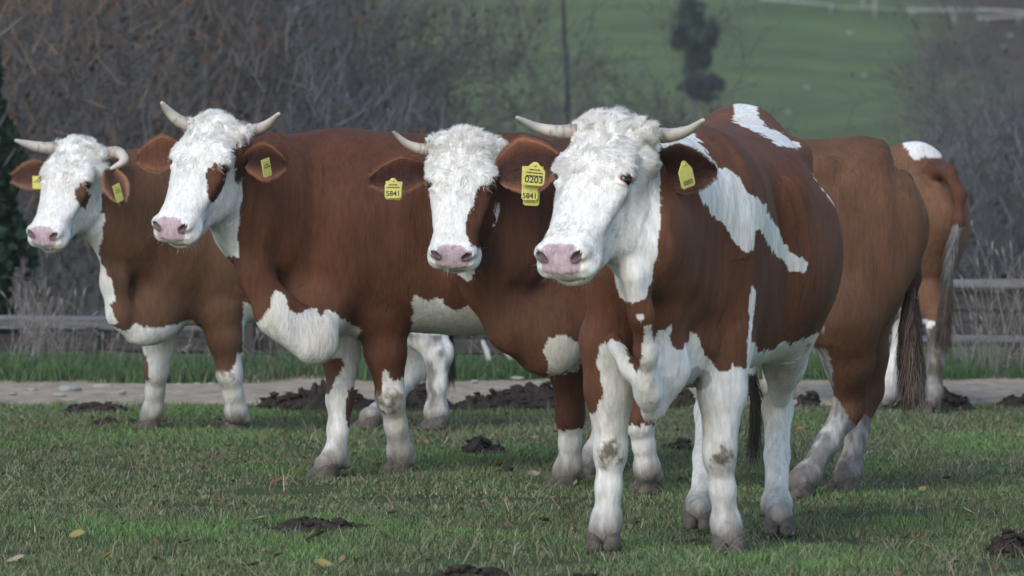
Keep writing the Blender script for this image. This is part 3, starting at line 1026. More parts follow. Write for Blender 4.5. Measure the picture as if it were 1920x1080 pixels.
    C = np.array([.120, .125, .140]) * (1 - g) + np.array([.05, .048, .05]) * g
    left = np.clip((4 - (P[:, 0] + 5.2) * 1.1) / 2, 0, 1)[:, None] * np.clip((P[:, 2] + 1) / 2, 0, 1)[:, None]
    C = C * (1 - left * .85) + np.array([.135, .078, .042]) * g * left + np.array([.050, .038, .026]) * left
    o = link('scrub', mesh_np('scrub', V, np.arange(len(V)).reshape(-1, 4), np.repeat(C, 4, axis=0)), None, leafm, False)
    tag(o, 'dense grey mass of bare twigs filling the slope behind the fence', 'scrub', kind='stuff')
    # leaf litter and low evergreen bits in the scrub
    n = 26000
    Y = r.uniform(46, 92, n); px = r.uniform(-140, 2060, n)
    base = ground_z((px - 960) / FPX * Y, Y)
    ztop = CAM_Z + (HORIZON - np.interp(px, [-140, 40, 450, 600, 680, 780, 870, 940, 1240, 1330, 1500, 1700, 1800, 2060], [-260, -200, -150, 0, 160, 230, 290, 330, 300, 340, 400, 320, 300, 260])) / FPX * Y
    z = base + (ztop - base) * r.random(n)
    P = np.stack([(px - 960) / FPX * Y, Y, z], 1)
    cl = fbm(P, (.9, .5, .9), 3, 12)
    keep = cl > .02
    P = P[keep]; cl = cl[keep]
    Vv, Ff, Cc = leaf_cloud(P, .05, r, ((.03, .034, .028), (.075, .055, .04)))
    rust = (np.interp(project(P)[0], [-100, 120, 420, 560], [.5, 1, .9, 0]) * np.clip((P[:, 2] - .3) / 2, 0, 1) * (fbm(P, (.6, .4, .6), 2, 30) > -.1))
    Cc = Cc * (1 - np.repeat(rust, 4)[:, None] * .7) + np.array([.15, .07, .03]) * np.repeat(rust, 4)[:, None] * .6
    o = link('dead_foliage', mesh_np('dead_foliage', Vv, Ff, Cc), None, leafm, False)
    tag(o, 'withered leaves hanging all through the grey scrub', 'leaves', kind='stuff')


def leafy(name, px, py0, py1, wpx, Y, n, label, cat, cols, seed, size=.08, cone=False, trunkpy=None):
    r = np.random.default_rng(seed)
    root = empty(name, (0, 0, 0)); tag(root, label, cat)
    c = at(px, (py0 + py1) / 2, Y); H = (py1 - py0) / FPX * Y / 2; Wd = wpx / FPX * Y / 2
    base = float(ground_z(c[0], Y))
    root.location = (c[0], Y, base); o = np.array(root.location)
    u = r.normal(0, 1, (n, 3)); u /= np.linalg.norm(u, axis=1)[:, None]; u *= (r.random((n, 1)) ** .45)
    cl = fbm(u * 1.0, 2.6, 3, seed)
    u = u[cl > (-.12 if cone else .0)]; n = len(u)
    k = (1 - (u[:, 2] + 1) / 2 * .92)[:, None] if cone else 1
    P = np.stack([u[:, 0] * Wd, u[:, 1] * Wd, u[:, 2] * H], 1)
    if cone:
        P[:, :2] = P[:, :2] * k * (1 + .25 * np.sin(P[:, 2:3] * 9))
        P[:, 2] -= np.hypot(P[:, 0], P[:, 1]) * .35
    P = P * (1 + (.25 if cone else .4) * fbm(u, 2.4, 2, seed + 1)[:, None]) + c - o
    V, F, C = leaf_cloud(P, size, r, cols)
    link('crown', mesh_np('crown', V, F, C), root, M['leafcloud'], False)
    mb = MB()
    top = c + [0, 0, H * .8] - o
    pts = smooth_path([np.zeros(3), np.array([.03, 0, top[2] * .5]), top], 7)
    mb.tube(pts, np.linspace(.045 + .01 * H, .01, 7) * (1 if H < .8 or cone else 4.5), 6)
    for i in range(7):
        t = r.uniform(.4, .95); p = pts[0] + (pts[-1] - pts[0]) * t; e = p + np.array([r.normal(0, Wd * .5), r.normal(0, Wd * .5), H * .25])
        mb.tube([p, (p + e) / 2, e], [.02, .013, .005], 4, False)
    mb.build('trunk', M['bark'], root)


def build_trees():
    dk = ((.016, .032, .016), (.032, .055, .028))
    leafy('spruce_tree', -22, -10, 640, 215, 43.5, 12000, 'dark green spruce cut by the left edge of the frame', 'tree', ((.012, .028, .016), (.022, .045, .024)), 1, .05, True)
    leafy('ivy_tree', 1302, 2, 146, 76, 245, 3200, 'small dark leafy tree alone at the edge of the hillside meadow', 'tree', dk, 2, .22)
    leafy('bush', 1318, 140, 190, 80, 243, 1500, 'round dark bush at the foot of the small leafy tree', 'bush', ((.018, .024, .024), (.03, .035, .03)), 3, .2)
    # thin dark trunk in the open crowns
    root = empty('slim_tree', (0, 0, 0)); tag(root, 'thin dark almost straight bare trunk rising out of the frame', 'tree')
    Y = 90; b = at(1066, 210, Y); b[2] = ground_z(b[0], Y)
    root.location = b
    pts = smooth_path([np.zeros(3), at(1064, 190, Y) - b, at(1059, 80, Y) - b, at(1054, -60, Y) - b], 14)
    MB().tube(pts, np.linspace(.05, .022, 14), 6).build('trunk', simple_mat('dark_bark', (.03, .028, .03), .9, .3, 8), root)
    mb = MB(); r = np.random.default_rng(3)
    for i in range(14):
        p = pts[r.integers(6, 13)]; e = p + np.array([r.normal(0, .25), r.normal(0, .25), r.uniform(.1, .5)])
        mb.tube([p, (p + e) / 2 + [0, 0, .03], e], [.008, .006, .003], 3, False)
    mb.build('branch', M['bark'], root)
    # far fence on the hillside
    g = empty('hillside_fence', (0, 0, 0)); tag(g, 'pale broken rail fence across the top of the green hillside', 'fence')
    pale = simple_mat('pale_rail', (.30, .30, .29), .9, .2, 3)
    def hill_y(px, py):
        lo, hi = 240., 420.
        for _ in range(40):
            m = (lo + hi) / 2; p = at(px, py, m)
            if ground_z(p[0], m) > p[2]: hi = m
            else: lo = m
        return lo
    def rail(x0, y0, x1, y1, lift, rad):
        Y0, Y1 = hill_y(x0, y0 + lift), hill_y(x1, y1 + lift)
        a, b_ = at(x0, y0, Y0), at(x1, y1, Y1)
        MB().tube([a, (a + b_) / 2 + [0, 0, .05], b_], [rad, rad * 1.1, rad], 6).build('rail', pale, g)
    rail(1425, -2, 1570, 12, 14, .06); rail(1700, 20, 1860, 22, 14, .07); rail(1830, 18, 1990, 30, 14, .07); rail(1832, 34, 2000, 32, 10, .06); rail(1560, 14, 1700, 20, 10, .035)
    for x, y0, y1 in ((1558, 6, 26), (1618, -6, 14), (1640, -4, 36), (1710, 12, 34), (1789, 26, 46), (1836, 28, 42), (1850, 30, 44), (1910, 24, 44)):
        Y0 = hill_y(x, y1)
        MB().tube([at(x, y1, Y0) - [0, 0, .1], at(x, y0, Y0)], [.055, .045], 6).build('post', pale, g)
    ps = simple_mat('hill_stone', (.4, .41, .38), .9, .1, 3); me = blob('stone', (1, .8, .6), .2, 3, 2); me.materials.append(ps)
    for x, y in ((1592, 61), (1620, 141), (1512, 164), (1476, 210), (1880, 86), (1836, 190), (1893, 66)):
        Y0 = hill_y(x, y); p = at(x, y, Y0)
        o = bpy.data.objects.new('stone', me); col.objects.link(o); o.location = p; o.scale = (.13, .12, .08)
        k = {1592: 'upper middle of the hillside, below the broken rails', 1620: 'centre of the hillside meadow', 1512: 'meadow left of centre, above the rump', 1476: 'lowest on the meadow, right above the nearest cow\'s rump', 1880: 'hillside right of the small post', 1836: 'lowest at the right of the meadow', 1893: 'hillside just under the right rails'}[x]
        tag(o, f'pale stone, {k}', 'stone', 'pale stones on the hillside')


def build_haze():
    import bmesh
    bm = bmesh.new(); bmesh.ops.create_cube(bm, size=1.0)
    me = bpy.data.meshes.new('haze'); bm.to_mesh(me); bm.free()
    m = bpy.data.materials.new('haze'); m.use_nodes = True; nt = m.node_tree; nt.nodes.clear()
    o = N(nt, 'ShaderNodeOutputMaterial'); v = N(nt, 'ShaderNodeVolumePrincipled')
    v.inputs['Color'].default_value = (.90, .94, .97, 1); v.inputs['Density'].default_value = HAZE; v.inputs['Anisotropy'].default_value = .2
    nt.links.new(v.outputs[0], o.inputs['Volume'])
    h = link('haze', me, None, m, False)
    h.scale = (340, 720, 200); h.location = (0, 350, 84.5)
    tag(h, kind='stuff')


HAZE = .0004
build_haze()
build_ground()
build_road()
build_mounds()
build_fence()
build_thicket()
build_trees()
build_weeds()
build_grass()
build_leaves()


def build_litter():
    r = np.random.default_rng(91)
    n = 2600
    Y = r.uniform(18.5, 31, n); X = r.uniform(-1, 1, n) * (Y * .0868 + .5)
    P = np.stack([X, Y, ground_z(X, Y) + r.uniform(.008, .035, n)], 1)
    P = P[fbm(P, 1.1, 3, 55) > -.05 + r.normal(0, .1, n)]
    V, F, C = leaf_cloud(P, .013, r, ((.10, .055, .03), (.22, .17, .11)))
    o = link('leaf_litter', mesh_np('leaf_litter', V, F, C), None, M['leafcloud'], False)
    tag(o, 'small dull brown crumbs of dead leaves scattered through the turf', 'litter', kind='stuff')


build_litter()
# ------------------------------------------------------------------ cows
BROWN = np.array([0.098, 0.040, 0.0215])
RUST = np.array([0.130, 0.066, 0.037])
DARKBROWN = np.array([0.045, 0.019, 0.014])
WHITE = np.array([0.72, 0.71, 0.68])
CREAM = np.array([0.60, 0.57, 0.50])
PINK = np.array([0.44, 0.335, 0.36])
DIRT = np.array([0.27, 0.225, 0.165])
HOOFDIRT = np.array([0.135, 0.112, 0.090])
MUD = np.array([0.085, 0.065, 0.05])
GREYHAIR = np.array([0.36, 0.35, 0.34])
Z3 = np.array([0, 0, 1.0])

TRUNK = [(0, .15, .24, .13), (.08, .29, .38, .19), (.2, .37, .43, .24), (.35, .37, .44, .31), (.5, .36, .46, .36),
         (.65, .37, .45, .37), (.78, .38, .38, .33), (.9, .38, .30, .26), (1, .33, .24, .19)]


def ribbons(roots, dirs, nrm, length, width, colors, seg=3, curl=0.0, droop=0.0, seed=0, bend=None, phase=None):
    """many tapering hair ribbons; returns V, F(quads), C"""
    n = len(roots)
    r = np.random.default_rng(seed)
    length = np.broadcast_to(length, (n,)); width = np.broadcast_to(width, (n,))
    p = roots.copy(); d = dirs / np.maximum(np.linalg.norm(dirs, axis=1), 1e-6)[:, None]
    side0 = np.cross(d, nrm); side0 /= np.maximum(np.linalg.norm(side0, axis=1), 1e-6)[:, None]
    rows = []
    ph = r.random(n) * 6.28 if phase is None else phase + r.normal(0, .25, n)
    docurl = np.any(np.asarray(curl) > 0)
    for i in range(seg + 1):
        t = i / seg
        w = width * (1 - t) ** 0.7 * 0.5 + 0.00012
        rows.append(p - side0 * w[:, None]); rows.append(p + side0 * w[:, None])
        step = (length / seg)[:, None]
        dd = d.copy()
        if docurl: dd = dd + side0 * (np.sin(ph + t * 3.2) * curl)[:, None] + nrm * (np.cos(ph + t * 3.6) * curl * 0.45)[:, None]
        if bend is not None: dd = dd + bend * t
        dd[:, 2] -= droop * t
        dd /= np.maximum(np.linalg.norm(dd, axis=1), 1e-6)[:, None]
        p = p + dd * step
    V = np.stack(rows, 1).reshape(-1, 3)
    base = (np.arange(n) * 2 * (seg + 1))[:, None]
    F = np.concatenate([base + np.array([[2 * i, 2 * i + 1, 2 * i + 3, 2 * i + 2]]) for i in range(seg)], 0)
    C = np.repeat(colors, 2 * (seg + 1), axis=0)
    return V, F, C


class Cow:
    def __init__(s, label, base, h=0.009, hf=0.0055):
        s.root = empty('cow', base)
        s.o = np.array(base, dtype=float)
        tag(s.root, label, 'cow', 'cows standing side by side in the pasture')
        s.s = Sdf(); s.h, s.hf = h, hf
        s.polys = []; s.spots = []; s.L = {}

    def P(s, p): return np.asarray(p, float) - s.o

    # ---- trunk ----
    def trunk(s, front, rear, st=TRUNK, lift=0.0, rumen=1.0, cap=(.20, .14)):
        f, r = s.P(front), s.P(rear)
        S = s.s
        s.tf, s.tr = f, r
        fw = unit(f - r); left = unit(np.cross(Z3, fw)); up = np.cross(fw, left)
        Ln = np.linalg.norm(f - r)
        T = lambda t, x, u: f + (r - f) * t + left * x + up * u
        s.T = T; s.fw, s.left, s.up, s.Ln = fw, left, up, Ln
        S.loft(f, r, Z3, st, cap, 0.05, 'body', 2.25)
        ax = (fw, left, up)
        for g in (1, -1):
            S.ell(T(.17, g * .165, -.02), (.15, .085, .27), .07, 'body', (unit(fw * .95 + up * .25), left, unit(up - fw * .25)))
            S.ell(T(.20, g * .10, .25), (.16, .06, .12), .06, 'body', ax)
            S.ell(T(.785, g * .235, .275), (.07, .05, .06), .05, 'body', ax)
            S.ell(T(.985, g * .085, .20), (.055, .045, .05), .05, 'body', ax)
            S.ell(T(.885, g * .145, -.05), (.185, .11, .33), .09, 'body', (unit(fw + up * .15), left, unit(up - fw * .15)))
            S.ell(T(.69, g * .355, .20), (.10, .065, .085), .10, 'body', ax, 'sub')
            S.ell(T(.35, g * .335, .02), (.05, .025, .28), .10, 'body', ax, 'sub')
        S.ell(T(.19, 0, .325), (.20, .05, .07), .06, 'body', ax)
        S.cone(T(.25, 0, .335), T(.9, 0, .355), .028, .035, .07, 'body')
        if rumen: S.ell(T(.58, .20, -.08), (.30, .20 * rumen, .30), .10, 'body', ax)
        # ribs
        for i in range(7):
            t = .36 + i * .05
            for g in (1, -1):
                S.ell(T(t + .02, g * (.30 + .03 * math.sin(i)), .02), (.012, .05, .22), .03, 'body', (unit(fw - up * .2), left, unit(up + fw * .2)))

    # ---- legs ----
    def foreleg(s, name, elbow, knee, fet, foot, k=1.0, top=None):
        e, kn, ft, fo = (s.P(p) for p in (elbow, knee, fet, foot))
        S = s.s; g = name
        if top is not None: S.cone(s.P(top), e, .13 * k, .095 * k, .08, 'body', s.left, .75)
        m = e + (kn - e) * .45
        S.chain([e, m, kn + (m - kn) * .16], [.10 * k, .078 * k, .056 * k], .04, g)
        S.ell(kn, (.056 * k, .056 * k, .068 * k), .03, g)
        S.ell(kn + s.ff * .016, (.044 * k, .044 * k, .05 * k), .025, g)
        b = kn + (ft - kn) * .5
        S.chain([kn + (ft - kn) * .15, b, ft + (kn - ft) * .15], [.047 * k, .041 * k, .043 * k], .03, g)
        S.cone(kn + (ft - kn) * .2 - s.ff * .02, ft - s.ff * .02, .022 * k, .026 * k, .03, g)
        S.ell(ft, (.045 * k, .046 * k, .046 * k), .035, g)
        pa = fo + Z3 * .062
        S.cone(ft, pa, .043 * k, .049 * k, .04, g)
        for q in (1, -1): S.ell(ft - s.ff * .045 + s.lf * .026 * q - Z3 * .03, (.017, .017, .02), .02, g)
        s.hoof(fo, k)
        s.L[g] = (e, kn, ft, fo)

    def hindleg(s, name, hip, stifle, hock, fet, foot, k=1.0):
        h, st, hk, ft, fo = (s.P(p) for p in (hip, stifle, hock, fet, foot))
        S = s.s; g = name
        S.cone(h, st, .19 * k, .125 * k, .09, 'body', s.left, .62)
        S.cone(h - s.fw * .02, hk + (st - hk) * .75, .15 * k, .085 * k, .08, 'body', s.left, .7)
        m = st + (hk - st) * .5
        S.chain([st, m - s.fw * .015, hk + (m - hk) * .3], [.115 * k, .08 * k, .05 * k], .06, g, s.left, .85)
        S.cone(m - s.fw * .07, hk - s.fw * .045 + Z3 * .01, .028 * k, .024 * k, .05, g)       # tendon
        S.ell(hk, (.055 * k, .052 * k, .068 * k), .03, g)
        S.ell(hk - s.fw * .045 + Z3 * .035, (.028, .028, .04), .03, g)
        S.chain([hk, hk + (ft - hk) * .5, ft], [.052 * k, .043 * k, .044 * k], .03, g)
        S.ell(ft, (.046 * k, .046 * k, .046 * k), .035, g)
        S.cone(ft, fo + Z3 * .062, .043 * k, .049 * k, .04, g)
        s.hoof(fo, k)
        s.L[g] = (h, st, hk, ft, fo)

    def hoof(s, fo, k):
        f = s.ff; l = s.lf
        for q in (1, -1):
            V, F = [], []
            c = fo + l * .029 * q * k
            for (z, a, b, sh) in ((0.0, .066, .031, .022), (.02, .064, .030, .018), (.05, .052, .028, .006), (.075, .042, .026, -.006), (.088, .03, .02, -.01)):
                for i in range(12):
                    t = 2 * math.pi * i / 12
                    ca, sa = math.cos(t), math.sin(t)
                    rr = 1 - .12 * max(0, -ca)
                    V.append(c + f * (ca * a * rr + sh) * k + l * (np.sign(sa) * abs(sa) ** .8 * b * k) + Z3 * z * .8)
            for i in range(4):
                for j in range(12):
                    F.append((i * 12 + j, i * 12 + (j + 1) % 12, i * 12 + 12 + (j + 1) % 12, i * 12 + 12 + j))
            F.append(tuple(range(12))[::-1]); F.append(tuple(48 + j for j in range(12)))
            if q == 1: mb = MB()
            mb.add(V, F)
        mb.build('hoof', M['hoof'], s.root)

    # ---- neck ----
    def neck(s, rings, grp='neck'):
        """rings: (world point, radius, lateral factor)"""
        for i in range(len(rings) - 1):
            a, b = rings[i], rings[i + 1]
            s.s.cone(s.P(a[0]), s.P(b[0]), a[1], b[1], .08, grp, a[3] if len(a) > 3 else s.left, a[2])

    def fold(s, pts, rad, n=None, q=1.0, k=.035, grp='neck'):
        s.s.chain([s.P(p) for p in pts], rad, k, grp, n, q)

    # ---- head ----
    def head(s, poll, nose, S=1.17, roll=0.0, face=None):
        p, n = s.P(poll), s.P(nose)
        a = unit(n - p)
        fh = unit(np.array([a[0], a[1], 0])) if face is None else unit(np.array(face, float))
        L = unit(np.cross(Z3, fh)); L = unit(L - a * np.dot(L, a))
        w = np.cross(a, L)
        if roll:
            c, si = math.cos(roll), math.sin(roll)
            L, w = L * c + w * si, w * c - L * si
        s.ha, s.hL, s.hw, s.hp = a, L, w, p
        s.hs = np.linalg.norm(n - p) / .535
        k = s.hs
        s.lx = LX = S
        H = lambda x, v, o: p + (L * x * LX + a * v + w * o) * k
        s.HW = lambda x, v, o: H(x, v, o) + s.o
        s.H = H
        G = s.s; ax = (L, a, w); g = 'head'
        E = lambda c, r, kk=.03, op='u', axx=ax, gg=g: G.ell(H(*c), np.array(r) * k * np.array([LX, 1, 1]), kk, gg, axx, op)
        Cn = lambda c0, c1, r0, r1, kk=.03, n_=None, q=1.0, op='u': G.cone(H(*c0), H(*c1), r0 * k, r1 * k, kk, g, n_, q, op)
        L0 = .60
        st = [(0, .055, .06, .080), (.08, .086, .09, .098), (.2, .098, .115, .106), (.33, .097, .125, .108), (.45, .084, .12, .094), (.58, .070, .105, .080),
              (.7, .064, .088, .076), (.80, .060, .075, .082), (.88, .046, .068, .085), (.95, .020, .060, .080), (1, .008, .048, .068)]
        st = [(t, u_ * k, d_ * k, sd * k * LX) for t, u_, d_, sd in st]
        G.loft(H(0, -.035, -.10), H(0, .552, -.098), w, st, (.045, .025), .03, g, 2.5)
        m1 = unit(a * .75 - w * .66); m2 = unit(a * .66 + w * .75)
        for q in (1, -1):
            E((q * .052, .25, -.185), (.042, .10, .085), .04)                 # cheek
            Cn((q * .045, .28, -.235), (q * .024, .50, -.165), .032, .026, .04)     # jaw bone
            E((q * .093, .165, -.05), (.03, .045, .028), .035)              # brow
            Cn((q * .085, .245, -.085), (q * .068, .37, -.09), .024, .014, .03)    # facial crest
            E((q * .052, .492, -.066), (.032, .036, .028), .02)             # nostril wing
            E((q * .055, .49, -.122), (.038, .058, .028), .022)              # upper lip
            E((q * .128, .21, -.065), (.028, .026, .022), .02, 'sub')      # socket
            E((q * .104, .187, -.064), (.022, .011, .03), .012)           # upper lid
            E((q * .096, .228, -.068), (.018, .007, .024), .014)             # lower lid
            E((q * .098, .02, -.07), (.035, .035, .035), .03)             # horn base
            E((q * .10, .09, -.125), (.035, .04, .04), .03)             # ear base
            na = (unit(L * .75 - m1 * q * .6), m2, unit(m1 * .75 + L * q * .6))
            E((q * .052, .512, -.062), (.023, .020, .012), .006, 'sub', na)
        Cn((0, .23, -.19), (0, .48, -.145), .065, .045, .05)
        E((0, .500, -.094), (.068, .056, .036), .02, 'u', (L, m1, m2))
        E((0, .488, -.168), (.044, .050, .022), .02)                    # chin
        E((0, .02, -.045), (.085, .06, .055), .04)                      # poll
        # mouth slit
        for q in (1, -1):
            Cn((q * .085, .41, -.146), (q * .058, .525, -.148), .005, .006, .008, None, 1, 'sub')
            Cn((q * .058, .525, -.148), (0, .556, -.148), .006, .006, .008, None, 1, 'sub')
        # throat
        Cn((0, .16, -.20), (0, .30, -.235), .075, .055, .05)
        # eyes
        for q in (1, -1):
            c = H(q * .0985, .208, -.066)
            V, F = [], []
            for i in range(9):
                th = math.pi * i / 8
                for j in range(14):
                    ph = 2 * math.pi * j / 14
                    V.append(c + k * .0225 * np.array([math.sin(th) * math.cos(ph), math.sin(th) * math.sin(ph), math.cos(th)]))
            for i in range(8):
                for j in range(14):
                    F.append((i * 14 + j, i * 14 + (j + 1) % 14, (i + 1) * 14 + (j + 1) % 14, (i + 1) * 14 + j))
            MB().add(V, F).build('eye', M['eye'], s.root)

    def horn(s, pts, r0, dark=0.3, seed=0):
        path = smooth_path([s.P(p) for p in pts], 26)
        n = len(path)
        ts = np.linspace(0, 1, n)
        rad = r0 * (1 - ts ** 1.6 * .78) + .0012 * np.sin(ts * 60) * (1 - ts)
        path = list(path); rad = list(rad)
        path.append(path[-1] + (path[-1] - path[-2]) * .35); rad.append(rad[-1] * .45)
        V, F = tube(path, rad, 14)
        V = np.array(V)
        t = np.repeat(np.linspace(0, 1, len(path)), 14)
        c0 = np.array([.30, .245, .205]); c1 = np.array([.50, .455, .39]); c2 = np.array([.10, .09, .085])
        C = c0 + (c1 - c0) * np.clip(t * 2.2, 0, 1)[:, None]
        tip = np.clip((t - .8) / .2, 0, 1)[:, None] * dark
        C = C * (1 - tip) + c2 * tip
        C = C * (1 - .38 * (np.sin(t * 58 + noise3(V, 20, seed) * 2) > .6) * (t < .45))[:, None] * (1 + .15 * fbm(V, 25, 2, seed))[:, None]
        me = mesh_py('horn', V, F)
        ca = me.color_attributes.new('coat', 'FLOAT_COLOR', 'POINT')
        ca.data.foreach_set('color', np.concatenate([C, np.ones((len(C), 1))], 1).astype(np.float32).ravel())
        link('horn', me, s.root, M['horn'])

    def ear(s, base, tip, facing, width, color=BROWN, inner=None, droop=.02, hair=260, seed=0, cup=.45):
        b, t = s.P(base), s.P(tip)
        ax = unit(t - b); L = np.linalg.norm(t - b)
        f = unit(np.asarray(facing, float) - ax * np.dot(facing, ax)); w = np.cross(ax, f)
        NU, NV = 22, 13
        V, C = [], []
        inner = color * .5 if inner is None else inner
        for layer in (0, 1):
            for i in range(NU):
                u = i / (NU - 1)
                wd = width * .5 * (math.sin(math.pi * (u ** .8 * .88 + .12)) ** .55) * (0.55 + .45 * min(1, u * 2.2))
                if i == NU - 1: wd = width * .12
                for j in range(NV):
                    v = -1 + 2 * j / (NV - 1)
                    depth = -cup * width * .5 * (1 - v * v) * (1 - .45 * u) * (0.6 + .4 * math.sin(u * 3))
                    tk = (.008 * (1 - abs(v)) + .0025) * (1 - .5 * u)
                    p = b + ax * (u * L) + w * (v * wd) + f * (depth - (tk if layer else 0)) - Z3 * (droop * u * u)
                    V.append(p)
                    C.append((color * (.9 + .2 * abs(v))) if layer else inner * (1 - abs(v) ** 3) + (color * 1.7 + .01) * abs(v) ** 3)
        F = []
        o = NU * NV
        for i in range(NU - 1):
            for j in range(NV - 1):
                a = i * NV + j
                F.append((a, a + 1, a + NV + 1, a + NV)); F.append((o + a, o + a + NV, o + a + NV + 1, o + a + 1))
            F.append((i * NV, (i + 1) * NV, o + (i + 1) * NV, o + i * NV))
            a = i * NV + NV - 1
            F.append((a, o + a, o + a + NV, a + NV))
        for j in range(NV - 1):
            a = (NU - 1) * NV + j
            F.append((a, a + 1, o + a + 1, o + a)); F.append((j, o + j, o + j + 1, j + 1))
        V = np.array(V); C = np.array(C) * (1 + .15 * fbm(V, 60, 2, seed))[:, None]
        me = mesh_np('ear', V, F, C)
        eo = link('ear', me, s.root, M['coat'])
        # fringe of hair round the rim and in the cup
        r = np.random.default_rng(seed + 5)
        nh = hair * 3
        ui = r.integers(1, NU - 1, nh); side = r.choice([0, NV - 1], nh)
        mid = r.random(nh) < .5
        vj = np.where(mid, r.integers(1, NV - 1, nh), side)
        idx = ui * NV + vj
        roots = V[idx] + (V[np.minimum(idx + NV, NU * NV - 1)] - V[idx]) * r.random((nh, 1))
        sgn = np.where(vj == 0, -1, np.where(vj == NV - 1, 1, r.uniform(-.6, .6, nh)))
        d = ax * .7 + w * sgn[:, None] * .7 + f * .3 + r.normal(0, .25, (nh, 3))
        cc = C[idx] * r.uniform(.8, 1.2, nh)[:, None]
        Vh, Fh, Ch = ribbons(roots, d, np.tile(f, (nh, 1)), r.uniform(.006, .015, nh), .0012, cc, 2, .3, .2, seed)
        tag(link('ear_hair', mesh_np('ear_hair', Vh, Fh, Ch), eo, M['hair'], False), kind='stuff')
        return eo

    def ear_tag(s, top, w, h, yaw=0.0, tilt=0.0, text=None, point=True, lines=0, lean=0.0, tsize=.5):
        """plate hanging from top point; w,h metres"""
        o = s.P(top)
        cy, sy = math.cos(yaw), math.sin(yaw)
        x = np.array([cy * math.cos(tilt), sy * math.cos(tilt), math.sin(tilt)]); n = unit(np.cross(x, Z3)); z = np.cross(n, x) * -1
        z = unit(np.cross(n, x)); 
        if z[2] < 0: z = -z
        z = unit(z + n * lean); n = unit(np.cross(x, z))       # n points to the viewer
        c = .12 * w
        if point: out = [(-w * .09, 0), (w * .09, 0), (w / 2, -h * .36), (w / 2, -h + c), (w / 2 - c, -h), (-w / 2 + c, -h), (-w / 2, -h + c), (-w / 2, -h * .36)]
        else: out = [(-w / 2, 0), (w / 2, 0), (w / 2, -h + c), (w / 2 - c, -h), (-w / 2 + c, -h), (-w / 2, -h + c)]
        m = len(out); V = []
        for d, sc in ((.002, .96), (.0012, 1), (-.0012, 1), (-.002, .96)):
            for a, b in out: V.append(o + x * a * sc + z * (b * sc + (-h * .5) * (1 - sc)) + n * d)
        F = [tuple(range(m))[::-1], tuple(3 * m + i for i in range(m))]
        for q in range(3):
            for i in range(m):
                j = (i + 1) % m
                F.append((q * m + i, q * m + j, q * m + m + j, q * m + m + i))
        to = MB().add(V, F).build('ear_tag', M['tag'], s.root, False)
        MB().tube([o + z * (-h * .13) + n * .001, o + z * (-h * .13) + n * .006], [w * .085, w * .06], 10).build('stud', M['tag'], to)
        if text:
            cu = bpy.data.curves.new('t', 'FONT'); cu.body = text; cu.size = w * tsize; cu.align_x = 'CENTER'; cu.extrude = 0; cu.offset = w * .006
            ob = bpy.data.objects.new('t', cu); col.objects.link(ob)
            dg = bpy.context.evaluated_depsgraph_get(); ev = ob.evaluated_get(dg)
            me = bpy.data.meshes.new_from_object(ev)
            col.objects.unlink(ob); bpy.data.objects.remove(ob)
            co = np.zeros(len(me.vertices) * 3); me.vertices.foreach_get('co', co); co = co.reshape(-1, 3)
            co = o + np.outer(co[:, 0], x) + np.outer(co[:, 1] - h * .88, z) + n * .0032
            me.vertices.foreach_set('co', co.ravel()); me.update()
            link('tag_number', me, to, M['ink'], False)
        if lines:
            mb = MB()
            for i in range(lines):
                zz = -h * (.30 + .13 * i); hw = w * (.26 if i == 0 else .40)
                for q in range(12):
                    x0 = -hw + 2 * hw * q / 12; x1 = x0 + 2 * hw / 12 * (.78 if q % 4 else .55)
                    pts = [o + x * a + z * b + n * .0032 for a, b in ((x0, zz), (x1, zz), (x1, zz - h * .055), (x0, zz - h * .055))]
                    mb.add(pts, [(0, 1, 2, 3)])
            mb.build('printed_line', M['ink'], to, False)

    # ---- finish ----
    def finish(s, colour, fur=20000, bodyfur=12000, seed=0):
        Sd = s.s
        lo = np.min([p[1] for p in Sd.prims], axis=0); hi = np.max([p[2] for p in Sd.prims], axis=0)
        lo[2] = max(lo[2], .03)
        if hasattr(s, 'hp'):
            c = s.H(0, .25, -.1); rr = .30 * s.hs
            flo, fhi = c - rr, c + rr
        else:
            flo = fhi = hi + 1
        V, F = polygonise(Sd, lo, hi, s.h, flo, fhi, s.hf)
        F = F[:, ::-1]
        nr = vert_normals(V, F)
        d, g = Sd.eval(V.astype(np.float32), True)
        grp = np.array(Sd.groups)[g]
        # slow bumps: muscles, folds and veins under the coat
        isneck = (grp == 'neck')
        V = V + nr * (fbm(V, (5, 5, 4), 3, seed) * .011 * (grp == 'body') + noise3(V, (20, 20, 3.2), seed + 3) * .0075 * isneck)[:, None]
        if (nr * (V - V.mean(0))).sum() < 0: F = F[:, ::-1]; nr = -nr
        s.V, s.F, s.nr, s.grp = V, F, nr, grp
        W = V + s.o
        # colours are looked up at a point shifted along the fur, which frays the edges of the patches
        jit = np.stack([fbm(W, (70, 70, 16), 2, 1), fbm(W, (70, 70, 22), 2, 2), fbm(W, (50, 50, 12), 2, 9)], 1) * .011
        jit[:, 2] += fbm(W, (14, 14, 10), 2, 4) * .012
        px, py = project(W + jit)
        C = colour(s, W, px, py, grp)
        wh = C[:, 1] > .5
        st_ = np.clip(fbm(W, (9, 9, 7), 3, seed + 31) * 1.4 + .15, 0, 1)[:, None]
        hk_ = np.where(grp == 'head', .45, 1.0)[:, None]
        C[wh] = C[wh] * (1 - st_[wh] * hk_[wh] * np.array([.06, .10, .17]))
        wet = np.ones(len(V))
